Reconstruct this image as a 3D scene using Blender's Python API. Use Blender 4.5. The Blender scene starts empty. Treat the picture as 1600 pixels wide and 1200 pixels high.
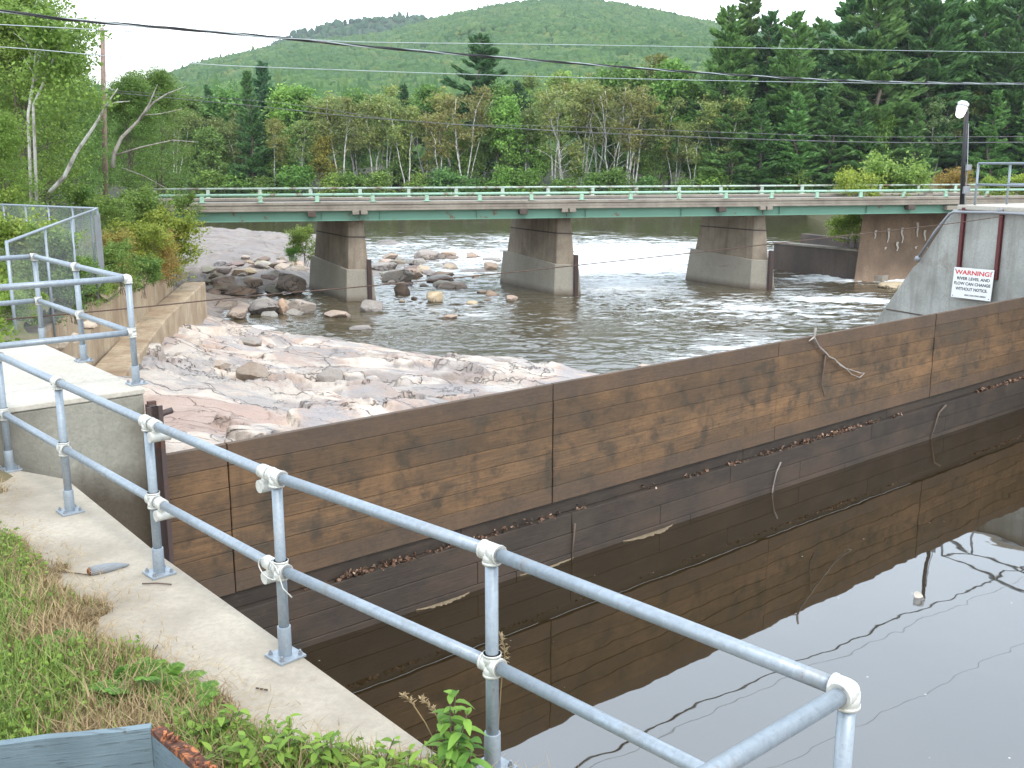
import bpy, math, random
import numpy as np
from mathutils import Vector, Matrix
C = bpy.data.collections.new("place"); S = bpy.context.scene; S.collection.children.link(C)
R = math.radians
# ------------------------------------------------------------------ camera, sky, sun, exposure
F, PITCH, H = 1600.0, R(12.2), 2.75
cam_d = bpy.data.cameras.new("camera"); cam = bpy.data.objects.new("camera", cam_d); S.collection.objects.link(cam)
cam_d.sensor_width = 36; cam_d.lens = 36.0; cam_d.clip_start = .05; cam_d.clip_end = 6000
cam.location = (0, 0, H); cam.rotation_euler = (R(90) - PITCH, 0, 0); S.camera = cam
S.render.resolution_x = 1024; S.render.resolution_y = 768
SUN_EL, SUN_AZ = R(52), R(150)            # azimuth clockwise from +Y (camera looks along +Y)
W = bpy.data.worlds.new("World"); S.world = W; W.use_nodes = True
wt = W.node_tree; wt.nodes.clear()
wo = wt.nodes.new('ShaderNodeOutputWorld'); wb = wt.nodes.new('ShaderNodeBackground'); wb2 = wt.nodes.new('ShaderNodeBackground')
sky = wt.nodes.new('ShaderNodeTexSky'); sky.sky_type = 'NISHITA'; sky.sun_disc = False
sky.sun_elevation = SUN_EL; sky.sun_rotation = SUN_AZ; sky.air_density = 1.4; sky.dust_density = 3
wb.inputs[1].default_value = .10; wt.links.new(sky.outputs[0], wb.inputs[0])
tc = wt.nodes.new('ShaderNodeTexCoord'); sx = wt.nodes.new('ShaderNodeSeparateXYZ'); wt.links.new(tc.outputs['Generated'], sx.inputs[0])
wr = wt.nodes.new('ShaderNodeValToRGB'); wt.links.new(sx.outputs[2], wr.inputs[0])      # cloud layer: bright band added above the view, to brighten the pond's reflection
e = wr.color_ramp.elements; e[0].position = 0; e[0].color = (.66, .66, .65, 1); e[1].position = 1; e[1].color = (.47, .50, .54, 1)
k = e.new(.10); k.color = (.76, .77, .78, 1); k = e.new(.30); k.color = (.86, .98, 1.10, 1); k = e.new(.6); k.color = (.86, .97, 1.08, 1)
wn = wt.nodes.new('ShaderNodeTexNoise'); wn.inputs['Scale'].default_value = 2.2; wn.inputs['Detail'].default_value = 5
wm = wt.nodes.new('ShaderNodeMapping'); wm.inputs['Scale'].default_value = (1, 1, 3); wt.links.new(tc.outputs['Generated'], wm.inputs[0]); wt.links.new(wm.outputs[0], wn.inputs[0])
wc = wt.nodes.new('ShaderNodeValToRGB'); wt.links.new(wn.outputs[0], wc.inputs[0])
wc.color_ramp.elements[0].position = .3; wc.color_ramp.elements[0].color = (.86, .88, .9, 1); wc.color_ramp.elements[1].position = .7; wc.color_ramp.elements[1].color = (1, 1, 1, 1)
wx = wt.nodes.new('ShaderNodeMix'); wx.data_type = 'RGBA'; wx.blend_type = 'MULTIPLY'; wx.inputs[0].default_value = 1
wt.links.new(wr.outputs[0], wx.inputs[6]); wt.links.new(wc.outputs[0], wx.inputs[7]); wt.links.new(wx.outputs[2], wb2.inputs[0])
wb2.inputs[1].default_value = 3.5
ws = wt.nodes.new('ShaderNodeAddShader'); wt.links.new(wb.outputs[0], ws.inputs[0]); wt.links.new(wb2.outputs[0], ws.inputs[1]); wt.links.new(ws.outputs[0], wo.inputs[0])
sd = bpy.data.lights.new("sun", 'SUN'); sd.energy = 1.9; sd.angle = R(11); sd.color = (1, .95, .87)
so = bpy.data.objects.new("sun", sd); S.collection.objects.link(so); so.location = (0, 0, 60)
_d = Vector((math.sin(SUN_AZ)*math.cos(SUN_EL), math.cos(SUN_AZ)*math.cos(SUN_EL), math.sin(SUN_EL)))
so.rotation_euler = _d.to_track_quat('Z', 'Y').to_euler()
S.view_settings.view_transform = 'Standard'; S.view_settings.look = 'None'; S.view_settings.gamma = 1; S.view_settings.exposure = -.42
# ------------------------------------------------------------------ measuring helpers: a point of the photograph -> a point of the place
def ray(px, py):
    x = (px-800)/F; y = -(py-600)/F; c, s = math.cos(PITCH), math.sin(PITCH)
    return (x, c+s*y, -s+c*y)
def at(px, py, z): r = ray(px, py); t = (z-H)/r[2]; return Vector((r[0]*t, r[1]*t, z))
def atY(px, py, Y): r = ray(px, py); t = Y/r[1]; return Vector((r[0]*t, Y, H+r[2]*t))
def onp(px, py, A, d):
    r = ray(px, py); t = (-d[1]*A[0]+d[0]*A[1])/(-d[1]*r[0]+d[0]*r[1]); return Vector((r[0]*t, r[1]*t, H+r[2]*t))
# ------------------------------------------------------------------ numpy noise
def _h(ix, iy, s):
    n = (ix.astype(np.int64)*374761393 + iy.astype(np.int64)*668265263 + s*974711) & 0x7fffffff
    n = ((n ^ (n >> 13))*1274126177) & 0x7fffffff
    return ((n ^ (n >> 16)) & 0xffff)/65535.0
def vnoise(x, y, s=0):
    ix = np.floor(x); iy = np.floor(y); fx = x-ix; fy = y-iy; ux = fx*fx*(3-2*fx); uy = fy*fy*(3-2*fy)
    a = _h(ix, iy, s); b = _h(ix+1, iy, s); c = _h(ix, iy+1, s); d = _h(ix+1, iy+1, s)
    return (a*(1-ux)+b*ux)*(1-uy)+(c*(1-ux)+d*ux)*uy-.5
def fbm(x, y, o=4, s=0, g=.5):
    v = 0; a = 1.0
    for i in range(o): v = v+a*vnoise(x*2**i+i*17.3, y*2**i-i*9.1, s+i); a *= g
    return v
def worley(x, y, s=0):
    ix = np.floor(x); iy = np.floor(y); d1 = np.full(x.shape, 9.); d2 = np.full(x.shape, 9.); val = np.zeros(x.shape)
    for i in (-1, 0, 1):
        for j in (-1, 0, 1):
            cx = ix+i; cy = iy+j; px = cx+_h(cx, cy, s); py = cy+_h(cx, cy, s+5); d = np.hypot(px-x, py-y)
            n = d < d1; d2 = np.where(n, d1, np.minimum(d2, d)); val = np.where(n, _h(cx, cy, s+9), val); d1 = np.where(n, d, d1)
    return d1, d2, val
# ------------------------------------------------------------------ objects
def tag(o, label=None, cat=None, group=None, kind=None):
    if label: o['label'] = label
    if cat: o['category'] = cat
    if group: o['group'] = group
    if kind: o['kind'] = kind
    return o
def empty(name, loc=(0, 0, 0), rz=0, label=None, cat=None, group=None):
    o = bpy.data.objects.new(name, None); C.objects.link(o); o.location = loc; o.rotation_euler = (0, 0, rz); o.empty_display_size = .1
    return tag(o, label, cat, group)
def link(name, me, mats, parent=None, loc=None):
    o = bpy.data.objects.new(name, me); C.objects.link(o)
    for m in (mats if isinstance(mats, (list, tuple)) else [mats]): me.materials.append(m)
    if parent: o.parent = parent
    if loc is not None: o.location = loc
    return o
class MB:
    def __init__(s): s.v = []; s.f = []; s.m = []; s.sm = []; s.cur = 0
    def add(s, vs, fs, smooth=False):
        o = len(s.v); s.v += [tuple(p) for p in vs]
        for f in fs: s.f.append(tuple(i+o for i in f)); s.m.append(s.cur); s.sm.append(smooth)
        return s
    def hexa(s, p):   # 8 points, bottom 4 ccw, top 4 ccw
        return s.add(p, [(3, 2, 1, 0), (4, 5, 6, 7), (0, 1, 5, 4), (1, 2, 6, 5), (2, 3, 7, 6), (3, 0, 4, 7)])
    def box(s, c, sz, rz=0, M=None):
        p = []
        for z in (-1, 1):
            for x, y in ((-1, -1), (1, -1), (1, 1), (-1, 1)):
                v = Vector((x*sz[0]/2, y*sz[1]/2, z*sz[2]/2))
                if M is not None: v = M @ v
                elif rz: v = Matrix.Rotation(rz, 3, 'Z') @ v
                p.append(v+Vector(c))
        return s.hexa(p)
    def prism(s, poly, z0, z1):
        n = len(poly); f = [tuple(range(n))[::-1], tuple(range(n, 2*n))]+[(i, (i+1) % n, n+(i+1) % n, n+i) for i in range(n)]
        t = lambda z, i: z[i] if isinstance(z, (list, tuple)) else z
        return s.add([(p[0], p[1], t(z0, i)) for i, p in enumerate(poly)]+[(p[0], p[1], t(z1, i)) for i, p in enumerate(poly)], f)
    def tube(s, pts, r, n=8, cap=True, smooth=True):
        P = [Vector(p) for p in pts]; k = len(P); rr = r if isinstance(r, (list, tuple)) else [r]*k; o = len(s.v); up = None; V = []
        for i in range(k):
            d = (P[min(i+1, k-1)]-P[max(i-1, 0)]).normalized()
            if up is None: up = d.orthogonal().normalized()
            up = (up-d*up.dot(d)); up = up.normalized() if up.length > 1e-6 else d.orthogonal().normalized()
            b = d.cross(up)
            for j in range(n):
                a = 2*math.pi*j/n; V.append(P[i]+(up*math.cos(a)+b*math.sin(a))*rr[i])
        fs = [(i*n+j, i*n+(j+1) % n, (i+1)*n+(j+1) % n, (i+1)*n+j) for i in range(k-1) for j in range(n)]
        s.add(V, fs, smooth)
        if cap: s.f += [tuple(o+j for j in range(n))[::-1], tuple(o+(k-1)*n+j for j in range(n))]; s.m += [s.cur]*2; s.sm += [False]*2
        return s
    def ball(s, c, r, n=10, m=6, sq=(1, 1, 1)):
        V = [(c[0], c[1], c[2]-r*sq[2])]; 
        for i in range(1, m):
            t = math.pi*i/m
            for j in range(n): a = 2*math.pi*j/n; V.append((c[0]+r*sq[0]*math.sin(t)*math.cos(a), c[1]+r*sq[1]*math.sin(t)*math.sin(a), c[2]-r*sq[2]*math.cos(t)))
        V.append((c[0], c[1], c[2]+r*sq[2])); L = len(V)-1
        fs = [(0, 1+(j+1) % n, 1+j) for j in range(n)]+[(L, L-n+j, L-n+(j+1) % n) for j in range(n)]
        fs += [(1+i*n+j, 1+i*n+(j+1) % n, 1+(i+1)*n+(j+1) % n, 1+(i+1)*n+j) for i in range(m-2) for j in range(n)]
        return s.add(V, fs, True)
    def build(s, name, mats, parent=None, bevel=0, seg=2, loc=None):
        me = bpy.data.meshes.new(name); me.from_pydata(s.v, [], s.f)
        me.polygons.foreach_set('material_index', s.m); me.polygons.foreach_set('use_smooth', s.sm); me.update()
        o = link(name, me, mats, parent, loc)
        if bevel: b = o.modifiers.new('bevel', 'BEVEL'); b.width = bevel; b.segments = seg; b.limit_method = 'ANGLE'; b.angle_limit = R(40)
        return o
def quads(name, V, mats, parent=None, midx=None):          # V: (n,4,3) loose quads
    V = np.asarray(V, dtype=np.float32); n = len(V); me = bpy.data.meshes.new(name)
    me.vertices.add(n*4); me.vertices.foreach_set('co', V.reshape(-1)); me.loops.add(n*4); me.loops.foreach_set('vertex_index', np.arange(n*4, dtype=np.int32))
    me.polygons.add(n); me.polygons.foreach_set('loop_start', np.arange(0, n*4, 4, dtype=np.int32)); me.polygons.foreach_set('loop_total', np.full(n, 4, dtype=np.int32))
    if midx is not None: me.polygons.foreach_set('material_index', np.asarray(midx, dtype=np.int32))
    me.update(calc_edges=True); return link(name, me, mats, parent)
def grid(name, X, Y, Z, mats, keep=None, parent=None, smooth=True):
    a, b = X.shape; me = bpy.data.meshes.new(name); V = np.stack([X, Y, Z], -1).reshape(-1, 3)
    i = np.arange(a*b).reshape(a, b); q = np.stack([i[:-1, :-1], i[1:, :-1], i[1:, 1:], i[:-1, 1:]], -1).reshape(-1, 4)
    if keep is not None: q = q[keep.reshape(-1)[q].all(1)]
    n = len(q); me.vertices.add(len(V)); me.vertices.foreach_set('co', V.astype(np.float32).reshape(-1)); me.loops.add(n*4); me.loops.foreach_set('vertex_index', q.astype(np.int32).reshape(-1))
    me.polygons.add(n); me.polygons.foreach_set('loop_start', np.arange(0, n*4, 4, dtype=np.int32)); me.polygons.foreach_set('loop_total', np.full(n, 4, dtype=np.int32))
    me.polygons.foreach_set('use_smooth', np.full(n, smooth)); me.update(calc_edges=True); o = link(name, me, mats, parent)
    if n:   # make normals face up
        nz = me.polygons[0].normal.z
        if nz < 0: me.flip_normals()
    return o
def copy_tree(o, parent=None):
    c = o.copy(); C.objects.link(c); c.parent = parent
    for ch in o.children: copy_tree(ch, c)
    return c
# ------------------------------------------------------------------ materials
class G:
    def __init__(s, name, rough=.8, metal=0, ior=1.45):
        s.m = bpy.data.materials.new(name); s.m.use_nodes = True; s.t = s.m.node_tree; s.b = s.t.nodes['Principled BSDF']; s.out = s.t.nodes['Material Output']
        s.b.inputs['Roughness'].default_value = rough; s.b.inputs['Metallic'].default_value = metal; s.b.inputs['IOR'].default_value = ior; s._n = None
    def set(s, inp, v):
        if isinstance(v, bpy.types.NodeSocket): s.t.links.new(v, inp)
        elif isinstance(v, (tuple, list)) and len(v) == 3 and len(inp.default_value) == 4: inp.default_value = (*v, 1)
        else: inp.default_value = v
    def p(s, **k):
        for a, v in k.items(): s.set(s.b.inputs[a.replace('_', ' ')], v)
        return s
    def n(s, t): return s.t.nodes.new('ShaderNode'+t)
    @property
    def pos(s):
        n = s.n('NewGeometry'); return n.outputs['Position']
    @property
    def obj(s): return s.n('TexCoord').outputs['Object']
    def island(s): return s.n('NewGeometry').outputs['Random Per Island']
    def oi(s, w='Random'): return s.n('ObjectInfo').outputs[w]
    def mp(s, v, sc=(1, 1, 1), rot=(0, 0, 0), loc=(0, 0, 0)):
        n = s.n('Mapping'); s.set(n.inputs[0], v); n.inputs['Scale'].default_value = sc; n.inputs['Rotation'].default_value = rot; n.inputs['Location'].default_value = loc; return n.outputs[0]
    def noise(s, v, sc=1, det=4, ro=.55, di=0, col=False):
        n = s.n('TexNoise'); s.set(n.inputs['Vector'], v); n.inputs['Scale'].default_value = sc; n.inputs['Detail'].default_value = det; n.inputs['Roughness'].default_value = ro; n.inputs['Distortion'].default_value = di
        return n.outputs[1 if col else 0]
    def vor(s, v, sc=1, feat='F1', out='Distance'):
        n = s.n('TexVoronoi'); n.feature = feat; s.set(n.inputs['Vector'], v); n.inputs['Scale'].default_value = sc; return n.outputs[out]
    def ramp(s, f, st, it='LINEAR'):
        n = s.n('ValToRGB'); s.set(n.inputs[0], f); n.color_ramp.interpolation = it; el = n.color_ramp.elements
        fx = lambda c: (c, c, c, 1) if isinstance(c, (int, float)) else (*c, 1)
        el[0].position = st[0][0]; el[0].color = fx(st[0][1]); el[1].position = st[-1][0]; el[1].color = fx(st[-1][1])
        for q, c in st[1:-1]: k = el.new(q); k.color = fx(c)
        return n.outputs[0]
    def mix(s, f, a, b, mode='MIX'):
        n = s.n('Mix'); n.data_type = 'RGBA'; n.blend_type = mode; s.set(n.inputs[0], f); s.set(n.inputs[6], a); s.set(n.inputs[7], b); return n.outputs[2]
    def ma(s, op, a, b=0, clamp=False):
        n = s.n('Math'); n.operation = op; n.use_clamp = clamp; s.set(n.inputs[0], a); s.set(n.inputs[1], b); return n.outputs[0]
    def xyz(s, v): n = s.n('SeparateXYZ'); s.set(n.inputs[0], v); return n.outputs
    def bump(s, h, st=.5, di=.01, nrm=None):
        n = s.n('Bump'); s.set(n.inputs['Height'], h); n.inputs['Strength'].default_value = st; n.inputs['Distance'].default_value = di
        if nrm is not None: s.set(n.inputs['Normal'], nrm)
        return n.outputs[0]
def leaf_mat(name, c1, c2, tint=True, tr=.35, sc=.6, rough=.55):
    g = G(name, rough); f = g.noise(g.obj, sc, 3); f2 = g.island()
    a = g.mix(g.ramp(f, [(.35, 0), (.65, 1)]), c1, c2); a = g.mix(.55, a, g.mix(f2, tuple(x*.45 for x in c1), tuple(x*1.45 for x in c2)))
    if tint: a = g.mix(1, a, g.oi('Color'), 'MULTIPLY')
    g.p(Base_Color=a, Specular_IOR_Level=.35)
    t = g.n('BsdfTranslucent'); g.set(t.inputs[0], a); mx = g.n('MixShader'); mx.inputs[0].default_value = tr
    g.t.links.new(g.b.outputs[0], mx.inputs[1]); g.t.links.new(t.outputs[0], mx.inputs[2]); g.t.links.new(mx.outputs[0], g.out.inputs[0]); return g.m
def concrete(name, base=(.42, .40, .36), dark=(.2, .18, .15), stain=.5, wet=None, sc=1.0, bump=.4, streak=.3):
    g = G(name, .85); P = g.pos
    big = g.noise(P, .8*sc, 6, .62); fine = g.noise(P, 18*sc, 5, .65); pits = g.ramp(g.vor(P, 40*sc), [(.0, 0), (.14, 1)])
    c = g.mix(g.ramp(big, [(.38, 0), (.68, stain)]), base, dark)
    c = g.mix(g.ramp(fine, [(.32, .38), (.62, 0)]), c, tuple(x*.5 for x in base)); c = g.mix(g.ramp(g.noise(P, 60*sc, 3, .6), [(.30, .35), (.42, 0)]), c, tuple(x*.4 for x in base)); c = g.mix(g.ramp(g.noise(P, 3.1*sc, 6, .7, .4), [(.56, 0), (.7, .4)]), c, tuple(x*.62 for x in base)); c = g.mix(g.ramp(g.noise(P, .9*sc, 7, .75, .8), [(.60, 0), (.64, .45)]), c, (base[0]*.5, base[1]*.44, base[2]*.40))
    st = g.noise(g.mp(P, (3*sc, 3*sc, .25*sc)), 1.5, 5, .6); c = g.mix(g.ramp(st, [(.5, 0), (.72, streak)]), c, dark)
    if wet:
        z = g.xyz(P)[2]; zz = g.ma('ADD', z, g.ma('MULTIPLY', g.ma('SUBTRACT', g.noise(g.mp(P, (1, 1, .3)), 1.6, 5, .65), .5), wet[2]))
        f = g.n('MapRange'); g.set(f.inputs[0], zz); f.inputs[1].default_value = wet[0]; f.inputs[2].default_value = wet[1]; f.inputs[3].default_value = 1; f.inputs[4].default_value = 0
        c = g.mix(f.outputs[0], c, g.mix(fine, wet[3], tuple(x*2.0 for x in wet[3])))
        g.p(Roughness=g.ma('SUBTRACT', .88, g.ma('MULTIPLY', f.outputs[0], .35)))
    h = g.ma('ADD', g.ma('MULTIPLY', fine, .6), g.ma('MULTIPLY', pits, .25)); h = g.ma('ADD', h, g.ma('MULTIPLY', big, .8))
    g.p(Base_Color=c, Normal=g.bump(h, bump, .02/sc)); return g.m
def painted(name, col, rust=(.16, .06, .03), amt=.3, rough=.55, metal=0, sc=3):
    g = G(name, rough, metal); P = g.obj; n = g.noise(P, sc, 7, .7); v = g.noise(P, sc*.4, 3)
    c = g.mix(g.ramp(v, [(.35, 0), (.7, .35)]), col, tuple(x*.7 for x in col)); c = g.mix(g.ramp(n, [(.62-amt*.2, 0), (.68-amt*.1, 1)]), c, rust) if amt > 0 else c
    g.p(Base_Color=c, Normal=g.bump(n, .15, .01)); return g.m
g = G('galvanised_pipe', .42, .35); P = g.obj
sp = g.vor(P, 55, 'F1', 'Color'); n1 = g.noise(g.mp(P, (1, 1, .15)), 30, 4, .6)
c = g.mix(g.ramp(n1, [(.35, 0), (.7, .5)]), (.30, .345, .385), (.21, .24, .27)); c = g.mix(.10, c, g.mix(g.xyz(sp)[0], (.2, .22, .24), (.6, .64, .68))); c = g.mix(g.ramp(g.noise(P, 90, 3), [(.6, 0), (.72, .45)]), c, (.2, .22, .23))
c = g.mix(g.ramp(g.noise(P, 6, 5, .7), [(.56, 0), (.7, .45)]), c, (.26, .23, .19)); c = g.mix(g.ramp(g.noise(g.mp(P, (1, 1, .3)), 38, 5, .7), [(.63, 0), (.70, .55)]), c, (.20, .12, .08))
g.p(Base_Color=c, Roughness=g.ramp(n1, [(.3, .36), (.7, .55)]), Normal=g.bump(n1, .12, .003)); M_PIPE = g.m
g = G('cast_fitting', .5, .25); c = g.mix(g.ramp(g.noise(g.obj, 25, 4), [(.4, 0), (.7, .5)]), (.66, .65, .60), (.42, .42, .40)); g.p(Base_Color=c, Normal=g.bump(g.noise(g.obj, 120, 3), .25, .002)); M_FIT = g.m
M_WALK = concrete('walkway_concrete', (.46, .40, .315), (.26, .22, .165), .9, None, 1.3, .5, .12)
M_SLABTOP = concrete('slab_top_concrete', (.53, .49, .42), (.4, .35, .27), .55, None, 1.0, .35, 0)
M_SLAB = concrete('slab_face_concrete', (.31, .295, .245), (.15, .135, .105), .95, (-.52, -.12, .55, (.055, .043, .03)), 1.4, .9, .45)
M_WING = concrete('wing_wall_concrete', (.44, .44, .405), (.2, .195, .17), .75, None, 1.1, .8, .6)
M_BANKWALL = concrete('bank_wall_concrete', (.50, .39, .26), (.26, .165, .095), .95, None, .9, .9, .9)
M_PIER = concrete('pier_concrete', (.38, .31, .235), (.17, .13, .095), .95, None, .6, .6, .7)
M_JACKET = concrete('pier_jacket_concrete', (.40, .36, .295), (.28, .24, .19), .5, (-5.95, -5.45, .2, (.09, .065, .045)), .5, .4, .3)
M_ABUT = concrete('bridge_abutment_concrete', (.31, .215, .145), (.14, .095, .065), .9, None, .35, .6, .6)
M_RUIN = concrete('old_wall_concrete', (.13, .095, .075), (.06, .05, .045), .8, None, .4, .7, .5)
M_DECK = concrete('bridge_deck_concrete', (.34, .30, .245), (.17, .14, .115), .8, None, .8, .5, .3)
M_CURB = concrete('curb_concrete', (.36, .31, .27), (.2, .17, .15), .6, None, .5, .4, .3)
M_ROAD = concrete('asphalt', (.065, .063, .062), (.04, .04, .04), .5, None, 1, .4, 0)
M_GREEN = painted('green_girder_paint', (.15, .30, .225), (.17, .10, .07), .08, .55, 0, 1.0)
M_RAILG = painted('pale_green_rail_paint', (.33, .52, .39), (.20, .09, .055), .42, .5, 0, 1.3)
M_RAILF = painted('rusty_pale_green_rail_paint', (.44, .54, .45), (.20, .13, .10), .7, .55, 0, 1.0)
M_STEEL = painted('dark_rusty_steel', (.085, .06, .055), (.13, .06, .035), .5, .6, .2, 4)
M_MAROON = painted('maroon_steel', (.13, .035, .035), (.09, .03, .025), .3, .6, .1, 3)
M_BLACK = painted('black_pole_paint', (.03, .03, .033), (.08, .07, .06), .2, .5, .2, 4)
M_CONDUIT = painted('grey_conduit', (.30, .31, .33), (.2, .2, .2), .2, .5, .4, 5)
M_WIRE = painted('dull_wire', (.14, .14, .14), (.3, .3, .3), .2, .6, .2, 2)
M_ALWIRE = painted('bright_wire', (.45, .5, .5), (.3, .3, .3), .2, .4, .6, 2)
M_ROPE = painted('brown_cable', (.09, .055, .04), (.16, .1, .07), .4, .8, 0, 6)
# timber of the dam
def dam_mat(name, a, b, c3, blot=.75, hi=(.30, .155, .06), rows=False):
    g = G(name, .72); P = g.obj; isl = g.island()
    off = g.n('CombineXYZ'); g.set(off.inputs[2], g.ma('MULTIPLY', isl, 40)); v = g.n('VectorMath'); g.set(v.inputs[0], P); g.set(v.inputs[1], off.outputs[0]); V = v.outputs[0]
    grain = g.noise(g.mp(V, (.7, 1, 16)), 2.5, 7, .65, .3); big = g.noise(g.mp(V, (.45, 1, 1.3)), 1.5, 5, .6); bl = g.noise(g.mp(P, (1.1, 1, 1)), 2.6, 5, .62)
    col = g.mix(g.ramp(big, [(.36, 0), (.62, 1)]), a, b); col = g.mix(g.ramp(grain, [(.35, .7), (.62, 0)]), col, c3)
    col = g.mix(g.ramp(isl, [(0, .0), (1, .7)]), col, tuple(x*.5 for x in b)); col = g.mix(g.ramp(bl, [(.50, 0), (.62, blot)]), col, (.040, .032, .022)); pa = g.noise(g.mp(P, (.5, 1, .8), (0, 0, 0), (3, 0, 7)), 1.1, 6, .68); col = g.mix(g.ramp(pa, [(.5, 0), (.66, .55)]), col, hi); col = g.mix(g.ramp(pa, [(.34, .7), (.46, 0)]), col, (.065, .05, .035)); fl = g.noise(g.mp(P, (1, 1, 2)), 11, 5, .7); col = g.mix(g.ramp(fl, [(.30, .6), (.46, 0)]), col, (.05, .035, .022)); col = g.mix(g.ramp(fl, [(.60, 0), (.72, .35)]), col, tuple(x*1.25 for x in hi)); 
    if rows: col = g.mix(g.ramp(g.ma('MULTIPLY', g.xyz(P)[2], -.5), [(0, .72), (.193, .62), (.196, .0), (.797, 0), (.80, .55)]), col, g.mix(fl, (.055, .038, .028), (.13, .085, .058)))
    spk = g.ramp(g.vor(P, 14), [(.03, 1), (.07, 0)]); col = g.mix(g.ma('MULTIPLY', spk, .5), col, (.03, .022, .016))
    st = g.noise(g.mp(P, (5, 1, .35)), 1.2, 4, .6); col = g.mix(g.ramp(st, [(.6, 0), (.75, .5)]), col, (.06, .04, .025))
    g.p(Base_Color=col, Normal=g.bump(g.ma('ADD', grain, g.ma('MULTIPLY', bl, .4)), .5, .012), Roughness=g.ramp(big, [(.3, .6), (.7, .85)])); return g.m
M_DAM = dam_mat('weathered_board', (.24, .128, .056), (.145, .09, .05), (.06, .038, .023), .7, (.26, .14, .062), True)
M_DAMLOW = dam_mat('wet_dark_board', (.075, .052, .038), (.05, .038, .030), (.03, .022, .018), .6, (.095, .06, .04))
g = G('blue_weathered_paint', .7); P = g.obj; gr = g.noise(g.mp(P, (1.2, 6, 30)), 3, 6, .7, .4)
c = g.mix(g.ramp(g.noise(P, 3, 4), [(.4, 0), (.7, 1)]), (.165, .22, .245), (.11, .15, .17)); c = g.mix(g.ramp(gr, [(.58, 0), (.66, .85)]), c, (.05, .055, .055)); c = g.mix(g.ramp(g.noise(P, 14, 5, .7), [(.64, 0), (.7, .8)]), c, (.10, .07, .05))
g.p(Base_Color=c, Normal=g.bump(gr, .6, .006)); M_BLUE = g.m
g = G('rotten_wood', .9); P = g.obj; n = g.noise(P, 22, 6, .7, .6); c = g.ramp(n, [(.3, (.03, .015, .01)), (.5, (.12, .05, .03)), (.62, (.5, .17, .06)), (.75, (.35, .2, .12))]); g.p(Base_Color=c, Normal=g.bump(n, 1, .02)); M_ROT = g.m
g = G('grey_driftwood', .8); P = g.obj; n = g.noise(g.mp(P, (1, 1, 8)), 20, 5, .6); c = g.mix(n, (.3, .33, .36), (.14, .14, .14)); g.p(Base_Color=c, Normal=g.bump(n, .5, .006)); M_DRIFT = g.m
g = G('twig_bark', .85); g.p(Base_Color=g.mix(g.noise(g.obj, 9, 4), (.17, .12, .09), (.06, .045, .035))); M_TWIG = g.m
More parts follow.
